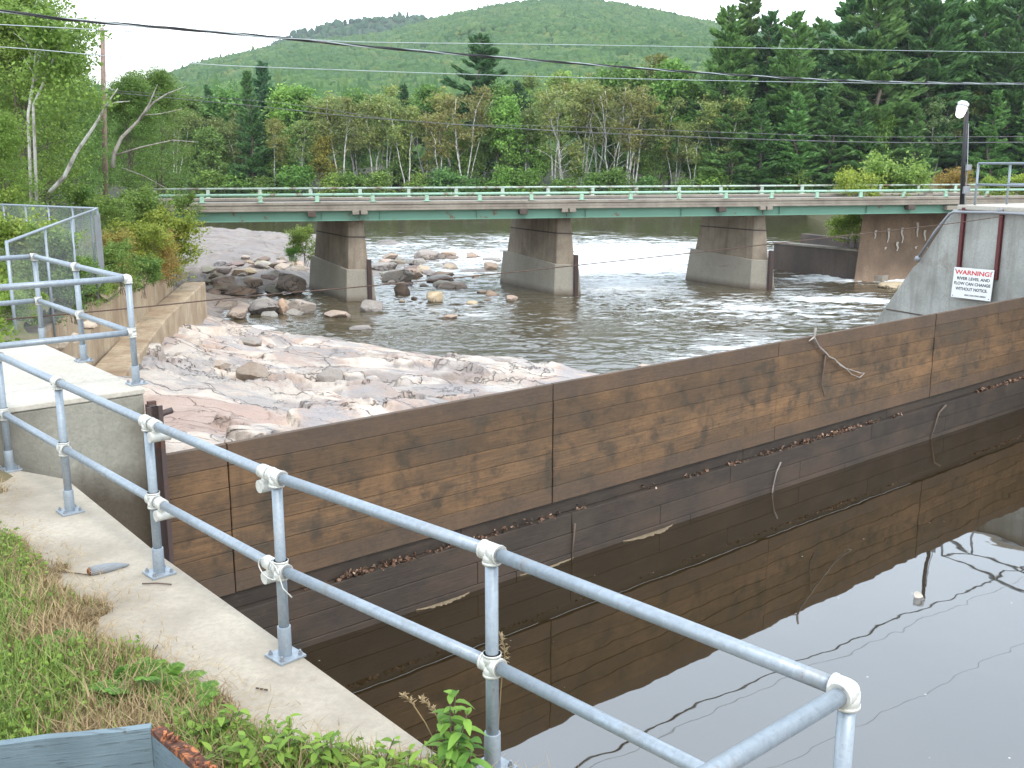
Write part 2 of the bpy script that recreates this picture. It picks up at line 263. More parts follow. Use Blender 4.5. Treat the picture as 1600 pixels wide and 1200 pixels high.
# rock
def rock_mat(name, pal, wetz=None, tint=False):
    g = G(name, .8); P = g.pos if not tint else g.obj
    Q = g.mp(P, (1, .5, 1.2), (0, 0, R(-34))); big = g.noise(Q, .28, 5, .5, .6); str_ = g.noise(g.mp(P, (.35, 1.2, 2.5), (0, 0, R(-36))), .55, 6, .6, .9); fine = g.noise(P, 9, 6, .7); spk = g.noise(P, 45, 3, .6)
    c = g.ramp(big, pal); c = g.mix(g.ramp(str_, [(.50, 0), (.58, .65)]), c, (.31, .305, .31)); c = g.mix(g.ramp(str_, [(.36, .6), (.42, 0)]), c, (.60, .53, .45))
    vein = g.noise(g.mp(P, (.5, 2.2, 2), (0, 0, R(-30))), 1.3, 5, .6, 1.2); c = g.mix(g.ramp(vein, [(.485, 0), (.5, .55), (.515, 0)]), c, (.62, .42, .33)); c = g.mix(g.ramp(vein, [(.60, 0), (.66, .5)]), c, (.16, .15, .15))
    c = g.mix(g.ramp(fine, [(.3, .35), (.48, 0)]), c, (.2, .17, .15)); c = g.mix(g.ramp(spk, [(.35, .22), (.5, 0)]), c, (.12, .11, .1))
    dn = g.noise(P, .7, 4, .6, 0, True); vm = g.n('VectorMath'); vm.operation = 'MULTIPLY_ADD'; g.set(vm.inputs[0], dn); vm.inputs[1].default_value = (.7, .7, .7); g.set(vm.inputs[2], g.mp(P, (.20, .55, .5), (0, 0, R(-34)))); QD = vm.outputs[0]
    k1 = g.ramp(g.vor(QD, 1.0, 'DISTANCE_TO_EDGE'), [(.0, 1), (.016, 0)]); k2 = g.ramp(g.vor(QD, 2.5, 'DISTANCE_TO_EDGE'), [(.0, 1), (.03, 0)]); k2 = g.ma('MULTIPLY', k2, g.ramp(g.noise(P, .5, 3), [(.5, 0), (.6, .8)])); crk = g.ma('MAXIMUM', g.ma('MULTIPLY', k1, .85), k2); c = g.mix(crk, c, (.07, .055, .045)); c = g.mix(g.ramp(g.vor(QD, 1.0, 'F1', 'Color'), [(.3, 0), (.75, .42)]), c, (.26, .235, .22))
    if tint: c = g.mix(1, c, g.oi('Color'), 'MULTIPLY')
    else:     # a browner, pinker slab by the dam end; the upstream
        cc = at(310, 655, -3.1); X3 = g.xyz(P); dd = g.ma('SQRT', g.ma('ADD', g.ma('POWER', g.ma('DIVIDE', g.ma('SUBTRACT', X3[0], cc.x), 2.6), 2), g.ma('POWER', g.ma('DIVIDE', g.ma('SUBTRACT', X3[1], cc.y), 3.6), 2))); c = g.mix(g.ramp(g.ma('ADD', dd, g.ma('MULTIPLY', str_, .5)), [(.9, .75), (1.3, 0)]), c, g.mix(vein, (.33, .215, .17), (.42, .31, .26)))
        # upstream dome is grey gneiss, the river bars are browner
        Yc = g.xyz(P)[1]; f = g.n('MapRange'); g.set(f.inputs[0], g.ma('ADD', Yc, g.ma('MULTIPLY', fine, 8))); f.inputs[1].default_value = 70; f.inputs[2].default_value = 80; f.inputs[3].default_value = 0; f.inputs[4].default_value = .62; c = g.mix(f.outputs[0], c, g.mix(str_, (.30, .29, .30), (.24, .235, .25)))
        f = g.n('MapRange'); g.set(f.inputs[0], g.ma('ADD', Yc, g.ma('MULTIPLY', fine, 3))); f.inputs[1].default_value = 50; f.inputs[2].default_value = 56; f.inputs[3].default_value = 0; f.inputs[4].default_value = .55; c = g.mix(f.outputs[0], c, g.mix(str_, (.21, .16, .12), (.25, .21, .18)))
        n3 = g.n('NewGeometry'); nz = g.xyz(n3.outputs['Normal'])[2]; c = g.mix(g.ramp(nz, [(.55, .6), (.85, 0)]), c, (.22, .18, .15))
    if wetz is not None:
        z = g.xyz(g.pos)[2]; zz = g.ma('ADD', z, g.ma('MULTIPLY', g.noise(g.pos, 1.5, 4), .35)); f = g.n('MapRange'); g.set(f.inputs[0], zz); f.inputs[1].default_value = wetz+.12; f.inputs[2].default_value = wetz+.30; f.inputs[3].default_value = .8; f.inputs[4].default_value = 0
        c = g.mix(f.outputs[0], c, (.085, .06, .042)); g.p(Roughness=g.ma('SUBTRACT', .82, g.ma('MULTIPLY', f.outputs[0], .5)))
    h = g.ma('ADD', g.ma('MULTIPLY', vein, .8), g.ma('MULTIPLY', fine, .4)); h = g.ma('SUBTRACT', h, g.ma('MULTIPLY', crk, .8)); g.p(Base_Color=c, Normal=g.bump(h, .9, .09)); return g.m
PAL = [(.34, (.33, .30, .285)), (.43, (.43, .315, .25)), (.50, (.68, .59, .49)), (.57, (.55, .41, .33)), (.68, (.36, .335, .32))]
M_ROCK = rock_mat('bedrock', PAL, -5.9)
M_BOULD = rock_mat('boulder_stone', [(.35, (.42, .39, .36)), (.5, (.46, .40, .34)), (.65, (.35, .325, .305))], -5.9, True)
# water
def water_mat(name, base, foam, sc, st, di, rough=.04, ior=1.6):
    g = G(name, rough, 0, ior); P = g.pos
    if foam is None:
        h = g.noise(g.mp(P, (1, 1, 1)), .9, 2, .4); h2 = g.noise(g.mp(P, (1, .5, 1), (0, 0, R(40))), 3.0, 2, .5)
        hh = g.ma('ADD', h, g.ma('MULTIPLY', h2, .12)); mud = g.noise(P, .5, 5, .6)
        sp = g.ramp(g.vor(P, 3.2), [(.028, 1), (.045, 0)]); sp = g.ma('MULTIPLY', sp, g.ramp(g.noise(P, .6, 3), [(.48, 0), (.6, .8)]))
        c = g.mix(mud, base, tuple(x*1.5 for x in base)); c = g.mix(sp, c, (.5, .47, .4)); g.p(Base_Color=c, Normal=g.bump(hh, st, di)); return g.m
    w1 = g.noise(g.mp(P, (.55, 1.25, 1), (0, 0, R(12))), sc, 5, .62, .4); w2 = g.noise(g.mp(P, (.8, 1.3, 1), (0, 0, R(-20))), sc*3.3, 3, .6)
    hh = g.ma('ADD', w1, g.ma('MULTIPLY', w2, .35))
    tot = None; X = g.xyz(P)
    for (cx, cy, rx, ry, a) in foam:
        d = g.ma('ADD', g.ma('POWER', g.ma('DIVIDE', g.ma('SUBTRACT', X[0], cx), rx), 2), g.ma('POWER', g.ma('DIVIDE', g.ma('SUBTRACT', X[1], cy), ry), 2))
        v = g.ma('MULTIPLY', g.ma('SUBTRACT', 1, g.ma('SQRT', d), True), a); tot = v if tot is None else g.ma('MAXIMUM', tot, v)
    fn = g.noise(g.mp(P, (.35, 1.2, 1), (0, 0, R(8))), 1.1, 7, .72, .6)
    f = g.ma('ADD', tot, fn); f = g.ramp(f, [(.63, 0), (.82, 1)])
    c = g.mix(f, g.mix(g.noise(P, .12, 4), base, tuple(x*1.7 for x in base)), (.82, .84, .84))
    g.p(Base_Color=c, Roughness=g.ma('ADD', rough, g.ma('MULTIPLY', f, .7)), Normal=g.bump(hh, st, di)); return g.m
FOAM = [(9.5, 92, 12, 20, .55), (8, 74, 6.5, 10, .38), (27, 78, 8, 4.5, .6), (3, 118, 30, 22, .22), (-16, 110, 22, 10, .25), (-4, 88, 9, 16, .25), (-15.5, 53.5, 4.5, 3.4, .5), (8, 58, 10, 6, .14), (22, 66, 10, 5, .3), (-22, 112, 12, 6, .3), (12, 48, 10, 8, .2), (12, 104, 28, 30, .34), (-2, 98, 20, 22, .3), (15, 62, 14, 11, .24), (-2, 60, 8, 9, .14)]
M_RIVER = water_mat('river_water', (.06, .048, .028), FOAM, 3.2, .6, .03, .06, 1.6)
M_POND = water_mat('pond_water', (.022, .0145, .006), None, 1, .10, .05, .015, 2.25)
# ground and vegetation
def ground_mat(name, a, b, c3=(.25, .19, .11), sc=1.5):
    g = G(name, .95); P = g.pos; n = g.noise(P, sc, 6, .65); f = g.noise(P, sc*14, 5, .7); c = g.mix(g.ramp(n, [(.4, 0), (.62, 1)]), a, b); c = g.mix(g.ramp(f, [(.45, 0), (.7, .7)]), c, c3)
    g.p(Base_Color=c, Normal=g.bump(f, .8, .03)); return g.m
M_SOIL = ground_mat('soil', (.13, .11, .055), (.20, .155, .09)); M_BANK = ground_mat('bank_soil', (.06, .085, .025), (.13, .11, .06)); M_FARGROUND = ground_mat('forest_floor', (.03, .04, .015), (.05, .05, .02), (.06, .045, .03), .2)
def bark(name, a, b, sc=6):
    g = G(name, .8); n = g.noise(g.mp(g.obj, (1, 1, .5)), sc, 5, .65); g.p(Base_Color=g.mix(g.ramp(n, [(.45, 0), (.62, 1)]), a, b)); return g.m
M_BIRCHB = bark('white_bark', (.60, .58, .54), (.22, .19, .16), 3); M_BARK = bark('grey_brown_bark', (.17, .135, .105), (.07, .055, .045)); M_DEAD = bark('dead_grey_wood', (.42, .38, .34), (.22, .19, .17), 3)
M_POLE = bark('pole_wood', (.27, .19, .15), (.17, .12, .1), 4)
L_GREEN = leaf_mat('green_leaves', (.14, .26, .06), (.225, .345, .085)); L_OLIVE = leaf_mat('olive_leaves', (.21, .29, .09), (.30, .31, .12))
L_PINE = leaf_mat('pine_needles', (.085, .19, .07), (.155, .27, .09), True, .38); L_SHRUB = leaf_mat('shrub_leaves', (.13, .24, .05), (.25, .32, .08), True, .4, 1.5)
L_RED = leaf_mat('reddish_leaves', (.34, .2, .06), (.4, .3, .08), True, .4, 1.5)
L_NEAR = leaf_mat('fresh_leaves', (.14, .29, .055), (.26, .40, .08), True, .4, 6); L_GRASS = leaf_mat('grass_blades', (.15, .27, .05), (.27, .35, .09), False, .35, 3); L_DRY = leaf_mat('dry_grass_blades', (.30, .20, .10), (.44, .33, .18), False, .3, 3)
# ------------------------------------------------------------------ frame of the dam: local x along the dam, local y downstream
DA = math.atan2(.84, 1); U = Vector((math.cos(DA), math.sin(DA), 0)); V_ = Vector((-math.sin(DA), math.cos(DA), 0)); D0 = Vector((-3.62, 9.9, 0)); DL = 22.3
def dam_pt(x, y, z=0): return D0+U*x+V_*y+Vector((0, 0, z))
ZR, ZP = -5.9, -2.7

# ================================================================== SETTING: land, water
RP = [(245, 705, -2.85), (330, 700, -3.0), (420, 685, -3.25), (560, 658, -3.9), (700, 632, -4.7), (860, 600, -5.55), (935, 584, -6.3), (1100, 560, -7), (1500, 500, -7), (235, 620, -3.0), (225, 585, -3.1), (300, 640, -3.2), (300, 560, -3.7), (360, 590, -4.2), (420, 610, -4.15), (440, 570, -4.6), (520, 610, -4.3), (600, 585, -4.75), (700, 592, -5.0), (760, 592, -5.2), (820, 573, -5.55), (860, 582, -5.65),
      (255, 535, -3.9), (300, 515, -4.5), (340, 507, -5.1), (380, 525, -5.0), (450, 535, -5.35), (400, 512, -5.85), (478, 528, -5.85), (525, 540, -5.85), (575, 544, -5.85), (625, 556, -5.85), (690, 569, -5.85), (769, 579, -5.85), (794, 565, -5.8), (844, 571, -5.85), (877, 588, -5.9),
      (430, 500, -6.5), (520, 520, -6.6), (600, 530, -6.7), (700, 550, -6.7), (790, 550, -6.6), (880, 560, -6.7), (1000, 500, -7.5), (1200, 500, -7.5), (800, 480, -7), (325, 480, -5.6), (380, 476, -5.65), (440, 480, -5.8), (490, 484, -5.95), (360, 499, -6.1), (520, 490, -6.4), (440, 465, -6.15), (400, 462, -6.05), (510, 455, -6.2), (340, 455, -5.5), (360, 438, -5.3), (410, 428, -5.2), (465, 442, -5.5), (470, 420, -5.45), (335, 415, -5.2), (380, 388, -4.75), (430, 378, -4.7), (310, 380, -4.7), (345, 365, -4.7), (468, 395, -5.3), (485, 368, -5.85), (295, 362, -4.9), (400, 362, -5.5), (450, 361, -6.2), (380, 350, -6.6), (300, 350, -6.3), (550, 400, -6.35), (600, 430, -6.05), (640, 415, -5.98), (600, 460, -6.2), (680, 405, -6.1), (760, 400, -6.2), (640, 385, -6.3), (600, 350, -7), (560, 480, -6.7), (700, 440, -6.4), (900, 400, -7), (800, 350, -7), (1200, 400, -7.5), (250, 450, -4.5), (200, 420, -4.5)]
rp = np.array([[p[0], p[1]] for p in RP], float); rz = np.array([p[2] for p in RP])
rxy = np.array([list(at(*p))[:2] for p in RP]); Q = np.stack([rxy[:, 0]/rxy[:, 1], np.log(rxy[:, 1])], 1)*np.array([1.3, 1.0])
Kd = np.linalg.norm(Q[:, None]-Q[None], axis=2); coef = np.linalg.solve(np.block([[Kd, np.ones((len(Q), 1))], [np.ones((1, len(Q))), np.zeros((1, 1))]]), np.append(rz, 0))
def rock_z(X, Y):
    q = np.stack([X/Y, np.log(Y)], -1)*np.array([1.3, 1.0]); sh = X.shape; q = q.reshape(-1, 2); out = np.empty(len(q))
    for i in range(0, len(q), 20000): out[i:i+20000] = np.linalg.norm(q[i:i+20000, None]-Q[None], axis=2) @ coef[:-1]+coef[-1]
    z = out.reshape(sh)
    ca, sa = math.cos(R(34)), math.sin(R(34)); A = X*ca+Y*sa; B = -X*sa+Y*ca
    def slabs(fa, fb, wob, sd, tilt, step, gap, gd, soft=34):      # tilted plates separated by joints
        x = A*fa+fbm(X*.33, Y*.33, 3, sd)*wob; y = B*fb+fbm(X*.33+5, Y*.33, 3, sd+1)*wob; ix = np.floor(x); iy = np.floor(y); d1 = np.full(x.shape, 9.); d2 = d1.copy(); h = np.zeros(x.shape)
        ws_ = np.zeros(x.shape)
        for i in (-1, 0, 1):
            for j in (-1, 0, 1):
                cx = ix+i; cy = iy+j; px = cx+_h(cx, cy, sd); py = cy+_h(cx, cy, sd+5); d = np.hypot(px-x, py-y); n = d < d1
                hh = (_h(cx, cy, sd+9)-.5)*step+((x-px)*(_h(cx, cy, sd+11)-.5)+(y-py)*(_h(cx, cy, sd+13)-.35))*tilt; d2 = np.where(n, d1, np.minimum(d2, d)); d1 = np.where(n, d, d1); w_ = np.exp(-soft*d*d); ws_ = ws_+w_; h = h+w_*hh
        h = h/(ws_+1e-9)
        return h-gd*np.clip(1-(d2-d1)/gap, 0, 1)**1.5
    big = slabs(.16, .36, 1.3, 2, .95, .38, .03, .16, 40); med = slabs(.5, 1.1, 1.1, 22, .34, .22, .05, .09, 160); sm_ = slabs(1.3, 2.1, .9, 42, .30, .30, .10, .09, 300)
    def ell(px, py, z0, rx, ry):
        c = at(px, py, z0); return np.clip(1.35-np.hypot((X-c.x)/rx, (Y-c.y)/ry), 0, 1)
    smo = np.maximum.reduce([ell(290, 527, -4.1, 2.2, 3.4), ell(310, 655, -3.1, 2.4, 3.0), ell(560, 612, -4.4, 2.6, 2.6), ell(720, 590, -5, 3.0, 3.0), ell(800, 575, -5.4, 2.5, 2.5)]); blk = np.maximum(ell(415, 590, -4.2, 2.6, 3.2), ell(500, 600, -4.4, 1.6, 2.2))
    m = np.clip(np.clip((fbm(X*.22, Y*.22, 3, 21)-.06)*5, 0, 1)+blk*1.2, 0, 1)*(1-smo); far = np.clip((Y-74)/6, 0, 1); k = np.clip((z+6.25)/.8, .2, 1)
    zz = z+.12+k*(big*(1-.3*far)+med*(.2+.8*m)*(1-.75*far)*(1-.7*smo)+sm_*m*(1-far))+fbm(X*1.1, Y*1.1, 5, 31)*.06+far*fbm(X*.09, Y*.06, 3, 47)*1.1+smo*.12+fbm(X*.3, Y*.3, 3, 41)*.35*k
    zz = np.where(Y > 52, zz-.10, zz)
    return zz
th = np.linspace(R(-41), R(12), 560); ds = np.exp(np.linspace(math.log(9.6), math.log(125), 640)); T, D = np.meshgrid(th, ds, indexing='ij'); X = D*np.tan(T); Y = D
Z = rock_z(X, Y); down = (X-D0.x)*V_.x+(Y-D0.y)*V_.y; along = (X-D0.x)*U.x+(Y-D0.y)*U.y
Z = np.where(down < .25, np.minimum(Z, -6.5), Z); keep = (down > -.2) & (Z > -7.6)
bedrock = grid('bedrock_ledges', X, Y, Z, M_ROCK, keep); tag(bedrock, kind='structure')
# river water with real chop
th = np.linspace(R(-52), R(46), 900); ds = np.exp(np.concatenate([np.linspace(math.log(7), math.log(26), 60)[:-1], np.linspace(math.log(26), math.log(125), 900), np.linspace(math.log(125), math.log(420), 140)[1:]])); T, D = np.meshgrid(th, ds, indexing='ij'); X = D*np.tan(T); Y = D
def foamf(X, Y):
    f = np.zeros(X.shape)
    for cx, cy, rx, ry, a in FOAM: f = np.maximum(f, a*np.clip(1-np.hypot((X-cx)/rx, (Y-cy)/ry), 0, 1))
    return f
fo = foamf(X, Y); amp = (.05+.5*fo)*np.clip(1-(Y-110)/60, .15, 1)
wv = np.clip(.75+fbm(X*.08, Y*.14, 3, 55)*2.2, .15, 1.6); Z = ZR+amp*fbm(X*.9, Y*1.5, 4, 51)*1.1+wv*(.085*fbm(X*1.5+.4*Y, Y*2.3, 2, 61)+.04*fbm(X*3.6, Y*5.2-X, 2, 63))*np.clip(1.15-Y/170, .25, 1); down = (X-D0.x)*V_.x+(Y-D0.y)*V_.y
river = grid('river_water', X, Y, Z, M_RIVER, down > .05); tag(river, kind='structure')
# headpond, held back by the dam
n = 60; b = MB(); pts = [dam_pt(-8, .02, ZP), dam_pt(60, .02, ZP), dam_pt(60, -60, ZP), dam_pt(-8, -60, ZP)]; b.add(pts, [(0, 3, 2, 1)]); tag(b.build('headpond_water', M_POND), kind='structure')
b = MB(); b.add([(-2500, -300, -8.5), (2500, -300, -8.5), (2500, 3200, -8.5), (-2500, 3200, -8.5)], [(0, 1, 2, 3)]); tag(b.build('ground', M_FARGROUND), kind='structure')
# left bank
WL = [(-6.4, 13.6), (-8.5, 17), (-10.3, 22), (-11.6, 27), (-12.6, 31), (-14.2, 38), (-15.6, 46.8), (-18, 53), (-20.5, 60), (-24, 72), (-30, 84), (-40, 100), (-60, 130), (-90, 190)]
WLy = np.array([p[1] for p in WL]); WLx = np.array([p[0] for p in WL])
v = np.linspace(0, 1, 150)[None, :]**1.5*95; Yv = np.exp(np.linspace(math.log(10), math.log(190), 200))[:, None]*np.ones_like(v); Xe = np.interp(Yv, WLy, WLx, left=-6.4)
X = Xe-v+.3; ztop = np.interp(Yv, [10, 14, 27, 31, 47, 56, 62, 75, 190], [.35, .2, -.6, -1.3, -2.0, -1.2, -.2, -1.5, -3.5]); Z = ztop+np.clip(v/9, 0, 1)*(np.interp(Yv, [10, 60, 90, 190], [.3, .1, .8, 3])-ztop)+fbm(X*.7, Yv*.7, 4, 71)*.25
drop = np.where(Yv > 50, np.clip(1-v/3.5, 0, 1)*np.interp(Yv, [50, 56, 190], [0, 4.5, 5]), 0); Z = Z-drop
tag(grid('left_bank', X, Yv, Z, M_BANK), kind='structure')
# far bank rising into the forest
xs = np.linspace(-520, 620, 160); ys = np.linspace(0, 1, 60)**1.4*330; A, B = np.meshgrid(xs, ys, indexing='ij'); shore = 176+np.abs(A+20)*-.02+fbm(A*.02, A*0, 3, 81)*10+np.clip((-A-60)/3, -99, 0)*0
X = A; Y = shore+B; Z = -6.6+np.clip(B/4, 0, 1)*1.5+B*.115+fbm(X*.03, Y*.03, 3, 82)*4*np.clip(B/40, 0, 1)
tag(grid('far_bank', X, Y, Z, M_FARGROUND), kind='structure')
def far_z(x, y): B_ = y-176; return -6.6+min(max(B_/4, 0), 1)*1.5+B_*.115
# hills: a long wooded slope and a farther ridge behind it
def hill(name, prof, Yr, Yf, zf, seed, shape=1.25):
    px = np.array([p[0] for p in prof], float); zz = np.array([atY(p[0], p[1], Yr).z for p in prof]); xr = (px-800)/F*Yr/1.042
    s = np.linspace(-.62, .62, 220); t = np.linspace(0, 1.25, 120); A, B = np.meshgrid(s, t, indexing='ij'); Y = Yf+(Yr-Yf)*B; X = A*Y
    rz_ = np.interp(A, xr/Yr, zz); k = np.where(B < 1, B**shape, 1-(B-1)*.6); Z = zf+(rz_-zf)*k+fbm(X*.006, Y*.006, 4, seed)*22*np.clip(B*2, 0, 1)*np.clip((1-B)*3, 0, 1)
    return X, Y, Z
PR1 = [(-300, 260), (0, 220), (100, 190), (180, 160), (230, 136), (300, 108), (380, 90), (460, 72), (540, 66), (620, 54), (690, 34), (740, 22), (800, 11), (860, 5), (930, 7), (1000, 18), (1100, 40), (1200, 62), (1320, 40), (1450, 18), (1600, 5), (1900, 0)]
PR2 = [(-300, 300), (300, 200), (380, 110), (425, 76), (465, 55), (520, 40), (590, 31), (640, 28), (690, 34), (740, 40), (900, 80), (1900, 200)]
g = G('hill_ground', .95); g.p(Base_Color=(.055, .085, .03)); M_HILLG = g.m
HX = []
for nm, pr, Yr, Yf, zf, sd_ in (('wooded_hill', PR1, 1500, 430, 22, 91), ('farther_ridge', PR2, 2100, 1500, 60, 92)):
    X, Y, Z = hill(nm, pr, Yr, Yf, zf, sd_); tag(grid(nm, X, Y, Z, M_HILLG), kind='structure'); HX.append((X, Y, Z))
def hill_mat(name, cols):
    g = G(name, .9); v = g.vor(g.pos, .09, 'F1', 'Color'); s = g.xyz(v); n = g.noise(g.pos, .008, 4); f = g.noise(g.pos, .5, 3)
    c = g.ramp(s[0], cols); c = g.mix(g.ramp(n, [(.42, 0), (.62, .6)]), c, (.05, .115, .03)); c = g.mix(g.ramp(f, [(.35, .4), (.6, 0)]), c, (.03, .06, .03)); g.p(Base_Color=c, Specular_IOR_Level=.2); return g.m
M_HILL = hill_mat('hill_foliage', [(0, (.035, .085, .022)), (.35, (.07, .14, .038)), (.6, (.115, .185, .05)), (.85, (.06, .13, .035)), (1, (.16, .19, .055))]); M_HILLD = hill_mat('ridge_foliage', [(0, (.02, .05, .03)), (.6, (.035, .07, .035)), (1, (.06, .09, .04))])
def lumps(name, P, rad, hgt, mat, seed, conif=.03):
    rs = np.random.RandomState(seed); t = (1+5**.5)/2
    ico = np.array([(-1, t, 0), (1, t, 0), (-1, -t, 0), (1, -t, 0), (0, -1, t), (0, 1, t), (0, -1, -t), (0, 1, -t), (t, 0, -1), (t, 0, 1), (-t, 0, -1), (-t, 0, 1)], float); ico /= np.linalg.norm(ico[0])
    fc = np.array([(0, 11, 5), (0, 5, 1), (0, 1, 7), (0, 7, 10), (0, 10, 11), (1, 5, 9), (5, 11, 4), (11, 10, 2), (10, 7, 6), (7, 1, 8), (3, 9, 4), (3, 4, 2), (3, 2, 6), (3, 6, 8), (3, 8, 9), (4, 9, 5), (2, 4, 11), (6, 2, 10), (8, 6, 7), (9, 8, 1)])
    n = len(P); a = rs.rand(n)*6.28; c, s = np.cos(a), np.sin(a); V = np.repeat(ico[None], n, 0)*(1+rs.randn(n, 12, 1)*.16); co = rs.rand(n) < conif
    x = V[..., 0]*c[:, None]-V[..., 1]*s[:, None]; y = V[..., 0]*s[:, None]+V[..., 1]*c[:, None]; r = rad*(.7+rs.rand(n)*.6); h = hgt*(.75+rs.rand(n)*.5)
    z = V[..., 2]; taper = np.where(co[:, None], 1-.42*(z+1), 1.); r = np.where(co, r*.75, r); h = np.where(co, h*1.6, h)
    V = np.stack([x*r[:, None]*taper, y*r[:, None]*taper, z*h[:, None]], -1)+P[:, None]+np.array([0, 0, 1])*(h*.55)[:, None, None]
    Fs = (fc[None]+12*np.arange(n)[:, None, None]).reshape(-1, 3); m = len(Fs); me = bpy.data.meshes.new(name)
    me.vertices.add(n*12); me.vertices.foreach_set('co', V.astype(np.float32).reshape(-1)); me.loops.add(m*3); me.loops.foreach_set('vertex_index', Fs.astype(np.int32).reshape(-1))
    me.polygons.add(m); me.polygons.foreach_set('loop_start', np.arange(0, m*3, 3, dtype=np.int32)); me.polygons.foreach_set('loop_total', np.full(m, 3, dtype=np.int32)); me.update(calc_edges=True)
    return link(name, me, mat)
def scatter(Hn, n, seed, tmax=.99, near=0):
    X, Y, Z = Hn; rs = np.random.RandomState(seed); a = rs.rand(n)*(X.shape[0]-2); b_ = rs.rand(n)**.72*(X.shape[1]-2)*tmax
    i = a.astype(int); j = b_.astype(int); fa = a-i; fb = b_-j
    f = lambda M: (M[i, j]*(1-fa)+M[i+1, j]*fa)*(1-fb)+(M[i, j+1]*(1-fa)+M[i+1, j+1]*fa)*fb
    return np.stack([f(X), f(Y), f(Z)], -1)
P = scatter(HX[0], 62000, 5, .84); tag(lumps('hillside_forest', P, 4.6, 4.8, M_HILL, 6), 'mixed green forest covering the long hill behind the river', 'forest', kind='stuff')
P = scatter(HX[1], 9000, 7, .84); tag(lumps('ridge_forest', P, 6.0, 6.5, M_HILLD, 8, .15), 'dark conifer forest along the farther ridge left of the hilltop', 'forest', kind='stuff')
rs = np.random.RandomState(9); n = 5200; px_ = rs.rand(n)*1000-430; py_ = 225+rs.rand(n)*230; P = np.stack([px_, py_, -6+(py_-176)*.115-1], -1); tag(lumps('bank_forest', P, 4.2, 6.0, M_HILL, 10, .03), 'dense mixed forest rising behind the row of riverbank trees', 'forest', kind='stuff')
# ================================================================== TREES
def leafquads(Cn, rad, n, size, rs, flat=.6, up=.5, aspect=.6, droop=0, rec=True):
    """diamond leaves scattered round clump centres Cn (k,3) with radii rad (k,)"""
    k = len(Cn); idx = rs.randint(0, k, n); d = rs.randn(n, 3); d /= np.linalg.norm(d, axis=1)[:, None]; rr = rs.rand(n)**.45; c = Cn[idx]+d*(rr*rad[idx])[:, None]*np.array([1, 1, flat])
    nr = rs.randn(n, 3)+np.array([0, 0, up*2]); nr /= np.linalg.norm(nr, axis=1)[:, None]; a = np.cross(nr, rs.randn(n, 3)); a[:, 2] -= droop; a /= np.linalg.norm(a, axis=1)[:, None]; b = np.cross(nr, a); b /= np.linalg.norm(b, axis=1)[:, None]
    s = (size*(.6+rs.rand(n)*.8))[:, None]
    return np.stack([c-a*s*.5, c+b*s*aspect*.5-a*s*.05, c+a*s*.5, c-b*s*aspect*.5-a*s*.05], 1)
def decid(seed, Ht, spread, base, nl, size, stems=1, limbs=16, barkm=None, leafm=None, clump=1.1, thin=.012, lean=.06, top=1.0, name='tree', bare=0, uneven=.35):
    rs = np.random.RandomState(seed); random.seed(seed); b = MB(); CL = []; CR = []
    for s in range(stems):
        a0 = rs.rand()*6.28; ln = lean*(1+s*.8)*Ht; P = []; hh = Ht*(.86+.12*rs.rand())
        for i in range(8):
            t = i/7; P.append(Vector((math.cos(a0)*ln*t**1.2+rs.randn()*.02*Ht*t*(.4+.3*(i > 0))+.25*s, math.sin(a0)*ln*t**1.2+rs.randn()*.015*Ht*t, hh*t-.3)))
        r0 = Ht*thin*(1-.2*s); b.tube(P, [r0*(1-.85*i/7)+.01 for i in range(8)], 7)
        for l in range(int(limbs/stems)+1):
            t = base+(1-base)*rs.rand()**.9; i = min(int(t*7), 6); p0 = P[i].lerp(P[i+1], t*7-i); az = rs.rand()*6.28; prof = math.sin(math.pi*min(1, (t-base)/(1-base)*.8+.22))**.7; L = spread*prof*(.55+rs.rand()*.6); el = .25+.7*rs.rand()+.35*t
            q1 = p0+Vector((math.cos(az)*math.cos(el), math.sin(az)*math.cos(el), math.sin(el)))*L*.55; q2 = q1+Vector((math.cos(az+rs.randn()*.3)*math.cos(el*.6), math.sin(az+rs.randn()*.3)*math.cos(el*.6), math.sin(el*.7)))*L*.5
            r1 = r0*(1-.8*t)*.5+.008; b.tube([p0, q1, q2], [r1, r1*.6, r1*.25], 5, False)
            if rs.rand() < bare: continue
            for q, w in ((q2, 1), (q1.lerp(q2, .5), .95), (q1, .6)):
                if w < .8 and t < .5: continue
                for _ in range(2): CL.append(list(q+Vector(rs.randn(3)*clump*.5*Vector((1, 1, .7)).length*.5))); CR.append(clump*w*(1-uneven+2*uneven*rs.rand()))
        if not bare: CL.append(list(P[-1])); CR.append(clump*.9); CL.append(list(P[-2])); CR.append(clump)
    CL = np.array(CL); CR = np.array(CR); root = empty(name); b.build('trunk', barkm, root)
    quads('crown', leafquads(CL, CR, nl, size, rs), leafm, root); return root
